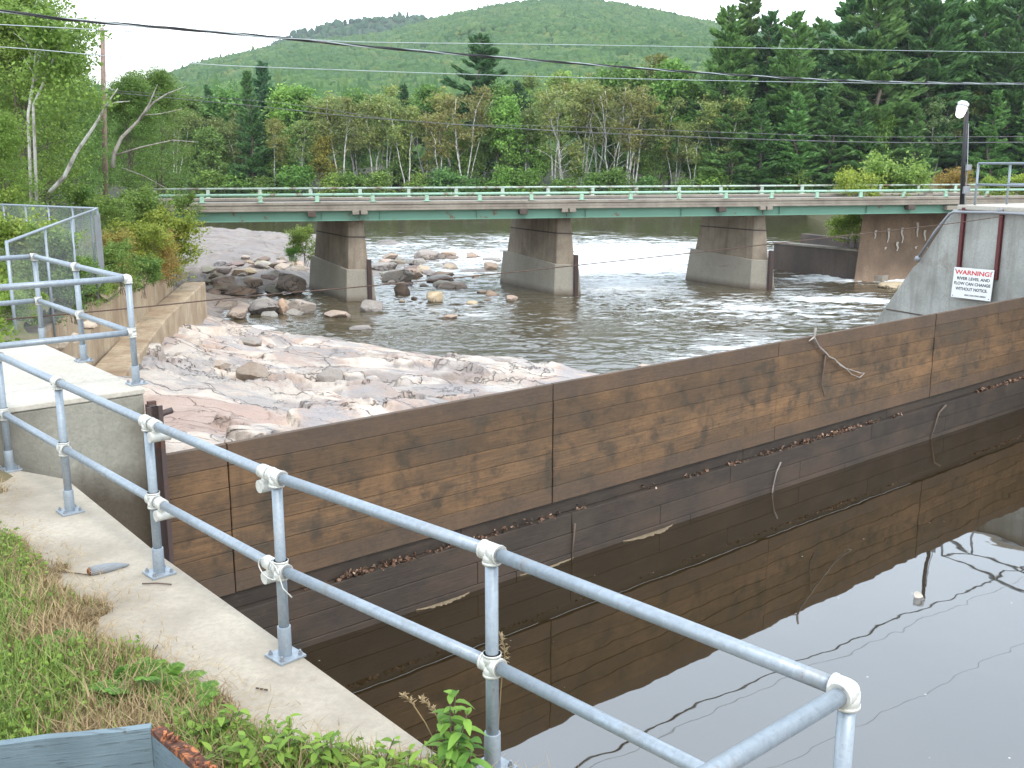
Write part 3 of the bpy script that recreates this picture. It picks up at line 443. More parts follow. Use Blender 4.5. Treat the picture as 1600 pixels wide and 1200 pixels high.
def pine(seed, Ht, spread, base, nl, size, name='pine_tree', conic=.35, whorl=1.15, leafm=None):
    rs = np.random.RandomState(seed); b = MB(); P = [Vector((rs.randn()*.1*i, rs.randn()*.1*i, Ht*i/6-.3)) for i in range(7)]; b.tube(P, [Ht*.013*(1-.88*i/6)+.02 for i in range(7)], 8)
    seg = []; z = base*Ht
    while z < Ht*.985:
        t = z/Ht; i = min(int(t*6), 5); p0 = P[i].lerp(P[i+1], t*6-i); u = (z-base*Ht)/(Ht*(1-base)); prof = (1-u)**(.35+conic)*(.6+.4*min(1, u*5))
        for k in range(rs.randint(4, 7)):
            L = spread*prof*(.5+.75*rs.rand())+.35; az = rs.rand()*6.28; el = -.08+.35*u+rs.randn()*.1; d = Vector((math.cos(az)*math.cos(el), math.sin(az)*math.cos(el), math.sin(el))); q1 = p0+d*L*.6; q2 = p0+d*L+Vector((0, 0, L*(.06+.14*u)))
            b.tube([p0, q1, q2], [.06*(1-t)+.02, .03, .01], 4, False); seg.append((p0, q1, q2, L))
        z += whorl*(.6+.7*rs.rand())*(1-.45*u)
    for k in range(7): az = rs.rand()*6.28; zz = Ht*base*(.35+.6*rs.rand()); b.tube([Vector((0, 0, zz)), Vector((math.cos(az)*1.6, math.sin(az)*1.6, zz+.2))], [.04, .01], 4, False)
    w = np.array([s[3] for s in seg])**1.3; w /= w.sum(); idx = rs.choice(len(seg), nl, p=w); A = np.array([[list(s[0]), list(s[1]), list(s[2])] for s in seg])[idx]
    t = (.25+.8*rs.rand(nl)**.7)[:, None]; c = np.where(t < .6, A[:, 0]+(A[:, 1]-A[:, 0])*t/.6, A[:, 1]+(A[:, 2]-A[:, 1])*(t-.6)/.45); L = np.array([s[3] for s in seg])[idx][:, None]
    side = np.cross(A[:, 2]-A[:, 0], [0, 0, 1.]); side /= np.linalg.norm(side, axis=1)[:, None]+1e-6; wd = (.10+.17*np.sin(np.clip(t, 0, 1)*2.6))*L
    c = c+side*wd*rs.uniform(-1, 1, (nl, 1))+np.array([0, 0, 1])*rs.uniform(-.25, .30, (nl, 1)); dr = (A[:, 2]-A[:, 0]); dr /= np.linalg.norm(dr, axis=1)[:, None]; dr = dr+side*rs.uniform(-.8, .8, (nl, 1))+np.array([0, 0, 1])*rs.uniform(0, .8, (nl, 1)); dr /= np.linalg.norm(dr, axis=1)[:, None]
    s_ = size*(.6+.8*rs.rand(nl, 1)); bb = np.cross(dr, rs.randn(nl, 3)); bb /= np.linalg.norm(bb, axis=1)[:, None]
    root = empty(name); b.build('trunk', M_BARK, root); quads('crown', np.stack([c-dr*s_*.5, c+bb*s_*.2, c+dr*s_*.5, c-bb*s_*.2], 1), leafm or L_PINE, root); return root
PROTO = {}
PROTO['birch'] = [decid(11+i, 20, 3.1, .48, 3600, .40, 2+i % 3, 20, M_BIRCHB, L_OLIVE, 1.25, .0085, .09, name='birch_tree') for i in range(5)]
PROTO['maple'] = [decid(31+i, 18, 4.0, .10, 9000, .44, 1+i % 2, 44, M_BARK, L_GREEN, 1.45, .009, .04, name='broadleaf_tree') for i in range(5)]
PROTO['pine'] = [pine(51+i, 32, 6.6, .16, 17000, .85, conic=.25) for i in range(4)]
PROTO['fir'] = [pine(61+i, 22, 4.6, .06, 9500, .7, 'fir_tree', .6, .9) for i in range(3)]
PROTO['bush'] = [decid(71+i, 6, 2.6, .08, 3000, .34, 3, 26, M_BARK, L_GREEN, 1.0, .006, .1, name='bush') for i in range(3)]
PROTO['bare'] = [decid(81, 17, 4.2, .25, 1500, .36, 3, 34, M_BIRCHB, L_OLIVE, .9, .0075, .10, name='birch_tree', bare=.55)]
USED = {id(p): False for k in PROTO for p in PROTO[k]}
def place(kind, i, px, Yd, top, col=(1, 1, 1), z0=None, fat=1, rz=None, base_h=None):
    p = PROTO[kind][i % len(PROTO[kind])]
    if USED[id(p)]: o = copy_tree(p)
    else: o = p; USED[id(p)] = True
    Ht = {'birch': 20, 'maple': 18, 'pine': 32, 'fir': 22, 'bush': 6, 'bare': 17}[kind]
    x = (px-800)/F*Yd*1.0; z = far_z(x, Yd) if z0 is None else z0; h = atY(px, top, Yd).z-z; s = h/Ht
    o.location = (x, Yd, z); o.scale = (s*fat, s*fat, s); o.rotation_euler = (0, 0, random.uniform(0, 6.28) if rz is None else rz)
    for c in o.children:
        if c.name.startswith('crown'): c.color = (*col, 1)
    o['px'] = px; o['sp'] = kind; return o
random.seed(4); TREES = []
def jit(c, a=.14): k = 1+random.uniform(-a, a); return tuple(min(1.6, v*k*(1+random.uniform(-.07, .07))) for v in c)
OL, BR, GR, LG, DG, OR = (.95, 1.02, .92), (1.06, .99, .84), (1, 1, 1), (1.35, 1.3, 1.15), (.75, .85, 1.0), (1.6, .95, .7)
front = [('maple', 240, 170, DG), ('birch', 275, 165, OL), ('maple', 300, 205, GR), ('maple', 338, 195, GR), ('birch', 352, 165, OL), ('birch', 385, 175, OL), ('maple', 378, 235, LG), ('fir', 402, 105, GR), ('birch', 432, 185, BR), ('maple', 450, 215, GR), ('birch', 478, 165, OL), ('birch', 505, 158, BR), ('maple', 520, 205, OR), ('birch', 540, 150, OL), ('birch', 565, 148, OL), ('birch', 590, 140, BR), ('birch', 612, 150, OL), ('maple', 622, 205, GR), ('birch', 640, 160, OL), ('bare', 668, 150, BR), ('birch', 690, 150, BR), ('maple', 712, 190, LG), ('birch', 728, 125, BR), ('maple', 738, 215, GR), ('maple', 775, 165, GR), ('maple', 800, 150, LG), ('birch', 822, 160, OL), ('maple', 838, 175, LG), ('birch', 862, 140, OL), ('bare', 880, 118, BR), ('maple', 893, 230, GR), ('birch', 905, 122, BR), ('birch', 930, 118, OL), ('bare', 948, 112, BR), ('birch', 972, 122, BR), ('birch', 990, 125, OL), ('maple', 1000, 225, GR), ('birch', 1018, 150, OL), ('maple', 1030, 215, GR), ('birch', 1050, 165, BR), ('birch', 1078, 175, OL), ('maple', 1095, 235, GR), ('birch', 1130, 140, OL), ('maple', 1150, 245, GR), ('maple', 1205, 235, GR), ('maple', 1245, 245, LG), ('maple', 1300, 210, GR), ('maple', 1370, 170, LG), ('birch', 1442, 150, DG), ('birch', 1478, 130, BR), ('maple', 1500, 235, GR), ('maple', 1560, 225, DG), ('maple', 1620, 200, GR), ('birch', 1590, 150, OL)]
for i, (k, px, top, col) in enumerate(front):
    TREES.append((place(k, i, px+random.uniform(-4, 4), 179+random.uniform(0, 7), top+random.uniform(-5, 5), jit(col)), 'front'))
mid = [('maple', 225, 150, GR), ('maple', 262, 140, GR), ('maple', 318, 135, GR), ('fir', 345, 130, DG), ('maple', 372, 125, DG), ('fir', 425, 92, DG), ('maple', 455, 130, LG), ('maple', 492, 128, GR), ('birch', 530, 132, OL), ('maple', 560, 125, GR), ('birch', 600, 128, BR), ('fir', 640, 130, DG), ('maple', 668, 118, GR), ('birch', 705, 118, BR), ('maple', 790, 118, GR), ('fir', 815, 125, DG), ('birch', 845, 105, OL), ('maple', 875, 98, LG), ('birch', 915, 100, BR), ('maple', 950, 92, OL), ('maple', 985, 100, GR), ('birch', 1010, 82, BR), ('maple', 1040, 84, OL), ('birch', 1070, 92, BR), ('maple', 1090, 95, GR), ('fir', 1110, 80, DG), ('fir', 1330, 60, DG), ('maple', 1400, 80, GR), ('maple', 1470, 60, LG), ('fir', 1530, 50, DG), ('maple', 1580, 40, GR)]
for i, (k, px, top, col) in enumerate(mid):
    TREES.append((place(k, i+2, px+random.uniform(-4, 4), 190+random.uniform(0, 9), top+random.uniform(-5, 5), jit(col, .2), fat=1.15), 'behind'))
pines = [(752, 52, 200, 1.35), (1118, 5, 186, 1.0), (1150, -18, 192, 1.0), (1185, 12, 188, .9), (1218, 14, 184, 1.0), (1262, 24, 195, .9), (1305, -25, 188, 1.1), (1345, -45, 183, 1.1), (1382, -30, 192, 1), (1420, -40, 186, 1.1), (1462, -25, 194, 1), (1505, -38, 188, 1.1), (1548, -20, 184, 1.1), (1590, -30, 192, 1), (1635, -30, 187, 1.1)]
for i, (px, top, Yd, fat) in enumerate(pines): TREES.append((place('pine', i, px, Yd, top, jit((1.35, 1.28, 1.1) if i % 3 else (.9, 1.0, 1.0), .15), fat=fat*1.05), 'pine'))
lowp = [(1135, 120), (1175, 150), (1230, 140), (1285, 130), (1330, 150), (1410, 160), (1530, 140), (1580, 150)]
for i, (px, top) in enumerate(lowp): TREES.append((place('fir', i, px, 178.5, top, jit((1.15, 1.2, 1.0)), fat=1.35), 'front'))
for i in range(30):
    px = 235+i*46+random.uniform(-12, 12); TREES.append((place('bush', i, px, 177.2+random.uniform(0, 1.5), 272+random.uniform(-12, 10), jit(random.choice([GR, GR, LG, DG, OL])), fat=1.1), 'shore'))
# labels: every tree is singled out by kind, colour and where it stands along the bridge
SECT = [(-999, 330, 'left of the bridge deck end'), (330, 497, 'between the bank shrubs and first pier'), (497, 600, 'above the first bridge pier'), (600, 795, 'between the first and second pier'), (795, 900, 'above the second bridge pier'), (900, 1085, 'between the second and third pier'), (1085, 1205, 'above the third bridge pier'), (1205, 1500, 'between the third pier and lamp pole'), (1500, 9999, 'right of the lamp pole')]
ORD = ['leftmost', 'second', 'third', 'fourth', 'fifth', 'sixth', 'seventh', 'eighth', 'ninth', 'tenth', 'eleventh']
KIND = {'birch': ('white-barked olive birch', 'birch', 'white-barked birches across the river'), 'maple': ('leafy green broadleaf tree', 'tree', 'green broadleaf trees across the river'), 'pine': ('tall dark pine', 'pine', 'tall pines across the river'), 'fir': ('dark pointed conifer', 'conifer', 'pointed conifers across the river'), 'bush': ('low waterline bush', 'bush', 'bushes along the far waterline'), 'bare': ('half-bare forked white birch', 'birch', 'half-bare birches across the river')}
groups = {}
for o, row in TREES:
    s = next(i for i, (a, b_, _) in enumerate(SECT) if a <= o['px'] < b_); groups.setdefault((o['sp'], row, s), []).append(o)
for (sp, row, s), L in groups.items():
    L.sort(key=lambda o: o['px']); w = KIND[sp]; rw = {'front': ' in the front row', 'behind': ' in the back row', 'pine': '', 'shore': ''}[row]
    for i, o in enumerate(L): tag(o, (ORD[i]+' ' if len(L) > 1 else '')+w[0]+rw+', '+SECT[s][2], w[1], w[2])
for o, _ in TREES: del o['px']; del o['sp']
# ---- left bank: big near trees
def lb(px, Yd): return (px-800)/F*Yd
NT = [decid(101, 15, 4.4, .06, 48000, .16, 2, 120, M_BARK, L_GREEN, 1.15, .006, .06, name='broadleaf_tree', uneven=.5), decid(102, 13, 4.0, .05, 42000, .155, 3, 110, M_BARK, L_GREEN, 1.05, .008, .06, name='broadleaf_tree', uneven=.5)]
left = [(0, -20, 46, -75, (1.15, 1.15, .9), 'tall bushy tree with yellow-tinged leaves at the left edge'), (1, 50, 42, -20, (1.3, 1.2, 1.0), 'leafy green tree left of the white trunks by the road'), (0, 88, 52, 5, (.95, 1.05, .95), 'tall green tree behind the pale birch stems'), (1, 20, 34, 175, (1.2, 1.2, .9), 'short dense tree at the left edge above the chain-link fence'), (1, 118, 58, 78, (.95, 1.05, 1.0), 'darker green tree just left of the wooden pole'), (0, 60, 64, 60, (.8, .95, .9), 'dark green tree farthest back at the left'), (1, 212, 66, 118, (.95, 1.0, .9), 'rounded green tree behind the leaning dead limbs'), (0, 262, 78, 98, (1.0, 1.02, .85), 'tall green tree just right of the leaning dead limbs'), (1, 172, 74, 150, (.9, 1.0, .9), 'low green tree just right of the wooden pole'), (0, 145, 90, 125, (.8, .95, .95), 'green tree behind the wooden pole')]
for i, (k, px, Yd, top, col, lab) in enumerate(left):
    src = NT[k]; o = src if i < 2 and k == i else copy_tree(src); z0 = .1; h = atY(px, top, Yd).z-z0; s = h/(15, 13)[k]; o.location = (lb(px, Yd), Yd, z0); o.scale = (s, s, s); o.rotation_euler = (0, 0, i*1.3)
    for c in o.children:
        if c.name.startswith('crown'): c.color = (col[0]*.82, col[1]*.80, col[2]*.82, 1)
    tag(o, lab, 'tree', 'big trees on the left bank')
def stick(name, pts, r, mat, lab, cat, n=7, branches=(), group=None):
    b = MB(); b.tube(pts, r, n)
    for p, rr in branches: b.tube(p, rr, 5)
    o = b.build(name, mat); return tag(o, lab, cat, group)
def pxs(L, Yd): return [atY(x, y, Yd) for x, y in L]
stick('dead_tree', pxs([(78, 300), (100, 277), (118, 240), (135, 215), (152, 190), (165, 165), (184, 138)], 40), [.085, .08, .07, .06, .05, .035, .015], M_BIRCHB, 'leaning dead white trunk crossing the wooden pole', 'dead tree', 8, [(pxs([(165, 167), (180, 160), (203, 158)], 40), [.035, .025, .01]), (pxs([(168, 160), (167, 148), (163, 130)], 40), [.025, .02, .008])])
for i, (L, lab) in enumerate([([(44, 178), (52, 130), (66, 75), (77, 28)], 'tall pale-stemmed birch inside the big green trees at the left'), ([(52, 165), (72, 120), (90, 78), (101, 40)], 'slanting pale-stemmed birch nearest the wooden pole')]):
    P = pxs(L, 37); g0 = Vector((P[0].x-.3, P[0].y, 0)); root = empty('birch_tree', g0, 0, lab, 'birch', 'pale-stemmed birches among the big trees'); b = MB(); P = [Vector((-.0, 0, -.2))]+[p-g0 for p in P]; b.tube(P, [.06, .05, .042, .03, .012], 7)
    if i == 0: b.tube([p-g0 for p in pxs([(46, 160), (52, 125), (56, 74)], 37)], [.045, .035, .012], 6)
    for k in range(9): q = P[2].lerp(P[4], k/9); a_ = k*2.4; b.tube([q, q+Vector((math.cos(a_)*.8, math.sin(a_)*.8, .7))], [.02, .006], 4)
    b.build('trunk', M_BIRCHB, root); rs_ = np.random.RandomState(i); Cc = np.array([list(P[2].lerp(P[4], t))+np.zeros(3) for t in np.linspace(0, 1.05, 12)])+rs_.randn(12, 3)*.7; o = quads('crown', leafquads(Cc, np.full(12, .8), 3500, .14, rs_), L_GREEN, root); o.color = (1.1, 1.05, .9, 1)
stick('dead_tree', pxs([(176, 262), (178, 240), (190, 215), (215, 190), (232, 165), (246, 132)], 52), [.12, .10, .085, .065, .04, .012], M_DEAD, 'grey dead forked tree right of the wooden pole', 'dead tree', 7, [(pxs([(215, 190), (240, 160), (262, 146), (290, 135)], 52), [.06, .045, .03, .01]), (pxs([(182, 242), (220, 230), (270, 219), (310, 222)], 52), [.045, .035, .025, .01]), (pxs([(225, 180), (250, 178), (285, 170)], 52), [.03, .02, .01]), (pxs([(190, 262), (225, 275), (265, 297)], 52), [.03, .02, .01])])
ps = pxs([(162, 292), (160, 44)], 60); stick('utility_pole', [ps[0]-Vector((0, 0, 1.5)), ps[1]], [.17, .12], M_POLE, 'bare brown wooden utility pole standing by the road', 'utility pole', 12)
# shrubs with full leaf detail
SH = [decid(201, 4, 1.7, .05, 8000, .16, 4, 46, M_BARK, L_SHRUB, .5, .006, .12, name='shrub', uneven=.6), decid(202, 4, 1.9, .05, 8000, .15, 5, 50, M_BARK, L_SHRUB, .55, .005, .14, name='shrub', uneven=.5), decid(203, 3, 1.5, .05, 7000, .11, 4, 40, M_BARK, L_RED, .5, .006, .12, name='shrub', uneven=.5)]
SHH = (4, 4, 3); su = [False]*3
def shrub(k, px, ybase, top, Yd, col, lab, cat='shrub', group='shrubs on the left bank', fat=1.0, rz=None):
    global su
    o = SH[k] if not su[k] else copy_tree(SH[k]); su[k] = True; b0 = atY(px, ybase, Yd); h = atY(px, top, Yd).z-b0.z; s = h/SHH[k]; o.location = b0; o.scale = (s*fat, s*fat, s); o.rotation_euler = (0, 0, px*.7 if rz is None else rz)
    for c in o.children:
        if c.name.startswith('crown'): c.color = (*col, 1)
    tag(o, lab, cat, group); return o
Y1, G1, G2 = (1.35, 1.15, .8), (.95, 1.0, .95), (.75, .9, .85)
for a in [(0, 225, 400, 290, 48, G1, 'green shrub just left of the bridge rail end'), (1, 178, 385, 300, 44, G1, 'green shrub below the wooden pole'), (0, 262, 430, 325, 46, Y1, 'yellow-green shrub under the left end of the green girder'), (1, 215, 430, 340, 40, Y1, 'yellowish shrub above the stained bank wall'), (2, 240, 440, 362, 41, (1.0, 1.0, 1.0), 'reddish shrub nearest the bridge end'), (2, 185, 438, 358, 36, (.9, 1.1, 1), 'reddish-orange shrub in the middle above the bank wall'), (0, 188, 455, 375, 33, G1, 'green shrub behind the corner post of the far railing'), (1, 150, 470, 395, 29, G1, 'green shrub in front of the chain-link corner post'), (0, 228, 462, 398, 36, G2, 'dark green shrub at the wall edge'), (1, 275, 440, 365, 46, Y1, 'yellow-green shrub at the end of the bank wall'), (2, 262, 445, 395, 43, (.8, .9, 1), 'small reddish shrub at the end of the bank wall'),
          (0, 85, 470, 350, 24, G1, 'green shrub before the chain-link fence, left of its gate'), (1, 120, 500, 400, 24, G2, 'dark shrub between the two far railing posts'), (0, 30, 480, 330, 25, (1.25, 1.15, .9), 'yellow-green shrub behind the chain-link fence at the left edge'), (2, 95, 450, 375, 25, (.8, 1.3, 1), 'yellowish-red shrub at the foot of the chain-link fence'), (1, 60, 420, 310, 36, G1, 'green shrub behind the chain-link fence'), (0, 130, 370, 285, 50, G2, 'dark shrub in front of the road guardrail'), (1, 5, 400, 290, 33, (1.1, 1.1, .8), 'leafy shrub behind the fence at the far left'), (0, 295, 350, 300, 60, G1, 'shrub at the bridge end beyond the bank wall'), (1, 20, 525, 455, 18, (1.1, 1.15, .8), 'low shrub behind the far railing at the left edge')]: shrub(*a[:6], a[6])
shrub(0, 475, 412, 352, 74, (1.5, 1.4, 1.3), 'light green bush growing on rocks left of the first pier', group='bushes by the piers', fat=1.0); shrub(1, 462, 414, 385, 72, (1.0, 1.4, .9), 'small bright green bush at the foot of the first pier', group='bushes by the piers', fat=.8)
shrub(0, 1375, 380, 240, 84, (1.15, 1.2, 1.1), 'large pale green bush behind the bridge near the lamp pole', group='bushes by the piers', fat=.95); shrub(1, 1335, 378, 258, 83, (1.5, 1.3, .9), 'yellow-green bush left of the large pale bush behind the bridge', group='bushes by the piers', fat=.75); shrub(0, 1325, 382, 335, 80, (2.0, 1.9, 1.4), 'green bush hanging under the girder beside the bridge abutment', group='bushes by the piers', fat=1.3)
shrub(1, 1590, 330, 268, 90, (1.5, 1.35, .8), 'yellow-green shrub beyond the bridge at the right edge', group='bushes by the piers', fat=1.3); shrub(2, 1478, 330, 262, 92, (.9, .9, .8), 'orange-leaved shrub beyond the bridge left of the lamp pole', group='bushes by the piers'); shrub(0, 1545, 330, 275, 92, (1.3, 1.3, .9), 'light green shrub seen through the right-hand handrail', group='bushes by the piers')
# low growth on the left bank
rs = np.random.RandomState(77); n = 60000; v = rs.rand(n)**1.3*16; Yv = np.exp(rs.uniform(math.log(12.5), math.log(62), n)); Xe = np.interp(Yv, WLy, WLx, left=-6.4)
zt = np.interp(Yv, [10, 14, 27, 31, 47, 56, 62, 75, 190], [.35, .2, -.6, -1.3, -2.0, -1.2, -.2, -1.5, -3.5]); z = zt+np.clip(v/9, 0, 1)*(np.interp(Yv, [10, 60, 90, 190], [.3, .1, .8, 3])-zt)
m = (fbm(Yv*.4, v*.6, 3, 5) > -.12) & ((v > .6) | (Yv > 26)); Pc = np.stack([Xe-v+.3, Yv, z+.05+rs.rand(n)**2*.35+.12], -1)[m]; o = quads('ground_cover', leafquads(Pc, np.full(len(Pc), .12), 90000, .11, rs), L_SHRUB); o.color = (1.05, 1.05, .8, 1); tag(o, 'low weeds and brambles covering the left bank', 'ground cover', kind='stuff')
# ================================================================== BRIDGE
BA = Vector((-8.9, 64.2, 0)); BU = Vector((.972, .236, 0)).normalized(); BN = Vector((-BU.y, BU.x, 0)); BRZ = math.atan2(BU.y, BU.x); BW = 8.2
def bs(px): q = onp(px, 330, BA, BU); return (q-BA).dot(BU)
br = empty('road_bridge', BA, BRZ, 'long low green girder road bridge on concrete piers over the river', 'bridge')
s0, s1 = bs(222), bs(1640); L = s1-s0; mid_ = (s0+s1)/2; sE = bs(1490)
b = MB(); b.box((mid_, BW/2, .14), (L, BW-.5, .12)); b.build('road_surface', M_ROAD, br)
for y, nm in ((.0, 'near'), (BW, 'far')):
    sg = 1 if y == 0 else -1; b = MB()
    b.box((mid_, y+sg*.16, .30), (L, .36, .18)); b.box((mid_, y+sg*.18, .10), (L, .28, .215)); b.box((mid_, y+sg*.15, -.085), (L, .36, .15)); b.build('curb', M_DECK, br, .02, 1); b = MB(); b.box((mid_, y+sg*.16, .404), (L, .30, .025)); b.build('curb_top', M_SLABTOP, br)
for y in (.42, 2.9, 5.3, BW-.42):
    b = MB(); b.box((mid_, y, -.46), (L, .03, .56)); b.box((mid_, y, -.75), (L, .34, .045)); b.box((mid_, y, -.19), (L, .34, .045))
    if y == .42:
        for px in (480, 572, 725, 897, 1048, 1203, 1340): b.box((bs(px)+.9, y-.08, -.46), (.03, .13, .55))
    b.build('girder', M_GREEN, br)
b = MB(); b.box((mid_, BW/2, -.02), (L, BW-.8, .18)); b.build('deck_slab', M_DECK, br)
for px in (487, 818, 1128, 1423): b = MB(); b.box((bs(px), .12, -.33), (.52, .5, .32)); b.build('bracket', M_RUIN, br, .02, 1)
for px in (562, 888, 1196): b = MB(); b.box((bs(px)-.25, .1, -.27), (.42, .5, .24)); b.box((bs(px)+.27, .1, -.27), (.42, .5, .24)); b.box((bs(px), .35, -.6), (.04, .2, .4)); b.build('bearing_block', M_DECK, br, .02, 1)
b = MB(); b.box((bs(1488), .2, -.4), (1.0, .6, .3)); b.build('bearing_block', M_DECK, br, .02, 1)
for y, m_, pz, pr0 in ((.06, M_RAILG, .83, .085), (BW-.06, M_RAILF, 1.02, .07)):
    b = MB(); b.tube([(s0, y, pz), (s1, y, pz)], pr0, 10); b.build('rail_pipe', m_, br)
s = -12.93 - 3.38*0
k = 0; st = bs(223)
for i in range(19):
    for y, m_ in ((.06, M_RAILG), (BW-.06, M_RAILF)):
        b = MB(); x = st+i*3.38; b.box((x, y, .56 if y < 1 else .66), (.24, .14, .42 if y < 1 else .6)); b.box((x, y+.0, .41), (.42, .26, .05)); b.build('rail_post', m_, br, .015, 1)
b = MB(); q = bs(1452); b.box((q, .3, .5), (.5, .4, .5)); b.build('end_block', M_DECK, br)
# piers (things of their own): base corners read on the water line
def pier(pc, pr, pb, lab, debris):
    c = at(*pc, ZR); r = at(*pr, ZR); bk = at(*pb, ZR); ax = (bk-c); ax.z = 0; n = (r-c); Lp = ax.length; ax.normalize(); nn = Vector((ax.y, -ax.x, 0)); wd = n.length*1.0
    root = empty('bridge_pier', (c+r)/2, 0, lab, 'bridge pier', 'concrete piers under the bridge'); o_ = (c+r)/2; 
    def ring(z, ex, ey, xl, yb):     # rectangle with bevelled nose
        hw = wd/2-ex; f0 = ey; f1 = Lp-yb; d = n.normalized()
        return [(-d*hw+ax*f0), (d*hw+ax*f0), (d*hw+ax*f1), (-d*hw+ax*f1)]
    b = MB(); p0 = ring(0, -.08, -.15, 0, 0); p1 = ring(0, .14, .12, 0, .35); b.hexa([Vector((*v[:2], -1.2)) for v in p0]+[Vector((*v[:2], 2.02+(.32 if i > 1 else 0))) for i, v in enumerate(p1)]); b.build('jacket', M_JACKET, root, .03, 1)
    b = MB(); p0 = ring(0, .27, .26, 0, .5); p1 = ring(0, .50, .55, 0, 1.15); b.hexa([Vector((*v[:2], 1.5)) for v in p0]+[Vector((*v[:2], 5.08)) for v in p1]); b.build('shaft', M_PIER, root, .05, 2)
    b = MB(); e = ring(0, .40, .40, 0, .8)
    q0, q1 = [(e[0]*.5+e[1]*.5)]*2; b = MB(); p = [v*1.0 for v in ring(0, .385, .42, 0, .95)]; b.hexa([Vector((*v[:2], 4.02)) for v in p]+[Vector((*v[:2], 4.10)) for v in [v*1.0 for v in ring(0, .39, .425, 0, .96)]]); b.build('cold_joint', M_RUIN, root)
    d = n.normalized(); x = d*(wd/2-.46)-ax*.14; b = MB(); M3 = Matrix.Rotation(math.atan2(d.y, d.x), 3, 'Z')
    for dy, sx_, sy_ in ((0, .05, .2), (-.1, .24, .03), (.1, .24, .03)): b.box(Vector((x.x, x.y, .95))+Vector((-ax.x*-dy, -ax.y*-dy, 0)), (sx_, sy_, 3.5), 0, M3)
    b.build('steel_beam', M_STEEL, root); return root
pier((541, 471), (588, 472), (482, 450), 'concrete pier nearest the rocky left bank, standing among boulders', 0)
pier((865, 460), (908, 462), (780, 440), 'middle concrete pier with chipped shaft, surrounded by water', 0)
pier((1171, 451), (1210, 453), (1069, 436), 'rightmost concrete pier beside the white water', 0)
# abutment under the right end and ruined walls beside it
a0 = at(1333, 440, ZR); d_ = BU; b = MB(); e0 = a0; e1 = a0+BU*11
top0 = onp(1349, 336, tuple(a0+BN*.9)[:2], BU); top1 = top0+BU*10.5
b.hexa([e0+Vector((0, 0, -1)), e1+Vector((0, 0, -1)), e1+BN*9+Vector((0, 0, -1)), e0+BN*8.5+BU*6+Vector((0, 0, -1)), Vector((*top0[:2], -.80)), Vector((*top1[:2], -.80)), Vector((*top1[:2], -.80))+BN*7.4, Vector((*top0[:2], -.80))+BN*7+BU*5.6])
tag(b.build('bridge_abutment', M_ABUT, None, .05, 2), 'tall rust-brown concrete abutment under the right end of the bridge', 'abutment')
g = G('lime_streak', .9); g.p(Base_Color=(.55, .50, .45)); M_LIME = g.m
b = MB(); random.seed(3)
for px, py, l in ((1372, 360, 13), (1392, 357, 22), (1414, 356, 24), (1404, 378, 14), (1438, 348, 22), (1449, 360, 16), (1385, 386, 4), (1433, 385, 4), (1451, 378, 10)):
    z1 = onp(px, py, tuple(a0+BN*.35)[:2], BU); z2 = onp(px-3, py+l, tuple(a0+BN*.35)[:2], BU)
    t = lambda z: (z-ZR)/5.1*.9; A = a0-BN*.06
    b = MB()
    for sgm in range(3):
        u0 = z1.lerp(z2, sgm/3); u1 = z1.lerp(z2, (sgm+1)/3); w = .13*(1-sgm*.25)
        V0 = (u0-a0).dot(BU)+(0 if sgm == 0 else lx_); lx_ = random.uniform(-.09, .09); V1 = (u1-a0).dot(BU)+lx_; w *= .8; y0 = t(u0.z); y1 = t(u1.z)
        b.add([A+BU*(V0-w)+BN*y0+Vector((0, 0, u0.z-ZR)), A+BU*(V0+w)+BN*y0+Vector((0, 0, u0.z-ZR)), A+BU*(V1+w*.8)+BN*y1+Vector((0, 0, u1.z-ZR)), A+BU*(V1-w*.8)+BN*y1+Vector((0, 0, u1.z-ZR))], [(0, 3, 2, 1)])
    b.build('lime_stain', M_LIME, bpy.data.objects['bridge_abutment'])

def wall_line(name, p0, p1, z0, z1, th, mat, lab, cat, z1b=None, cap=None):
    d = (p1-p0); d.z = 0; d.normalize(); nrm = Vector((-d.y, d.x, 0))*th; b = MB(); q = [p0, p1, p1+nrm, p0+nrm]; za = z1; zb = z1 if z1b is None else z1b
    b.hexa([Vector((*v[:2], z0)) for v in q]+[Vector((*q[0][:2], za)), Vector((*q[1][:2], zb)), Vector((*q[2][:2], zb)), Vector((*q[3][:2], za))]); o = b.build(name, mat, None, .04, 2)
    if cap: b = MB(); b.hexa([Vector((*v[:2], z)) for v, z in zip([p0-nrm*.12, p1-nrm*.12, p1+nrm*1.08, p0+nrm*1.08], (za-.02, zb-.02, zb-.02, za-.02))]+[Vector((*v[:2], z)) for v, z in zip([p0-nrm*.12, p1-nrm*.12, p1+nrm*1.08, p0+nrm*1.08], (za+.12, zb+.12, zb+.12, za+.12))]); b.build('coping', cap, o)
    return tag(o, lab, cat)
wall_line('old_wall', Vector((21.6, 85, 0)), Vector((26.0, 77.2, 0)), -7, -3.75, .8, M_RUIN, 'low dark old concrete wall with pale coping beside the white water', 'wall', None, M_DECK)
wall_line('old_wall', Vector((26.0, 93, 0)), Vector((30.5, 81, 0)), -7, -3.5, .7, M_RUIN, 'second low old wall standing behind the one with pale coping', 'wall', None, None)
wall_line('old_wall', Vector((26.2, 77.5, 0)), Vector((27.6, 76.2, 0)), -7, -5.5, 1.6, M_DECK, 'low concrete stub at the foot of the brown abutment', 'wall')
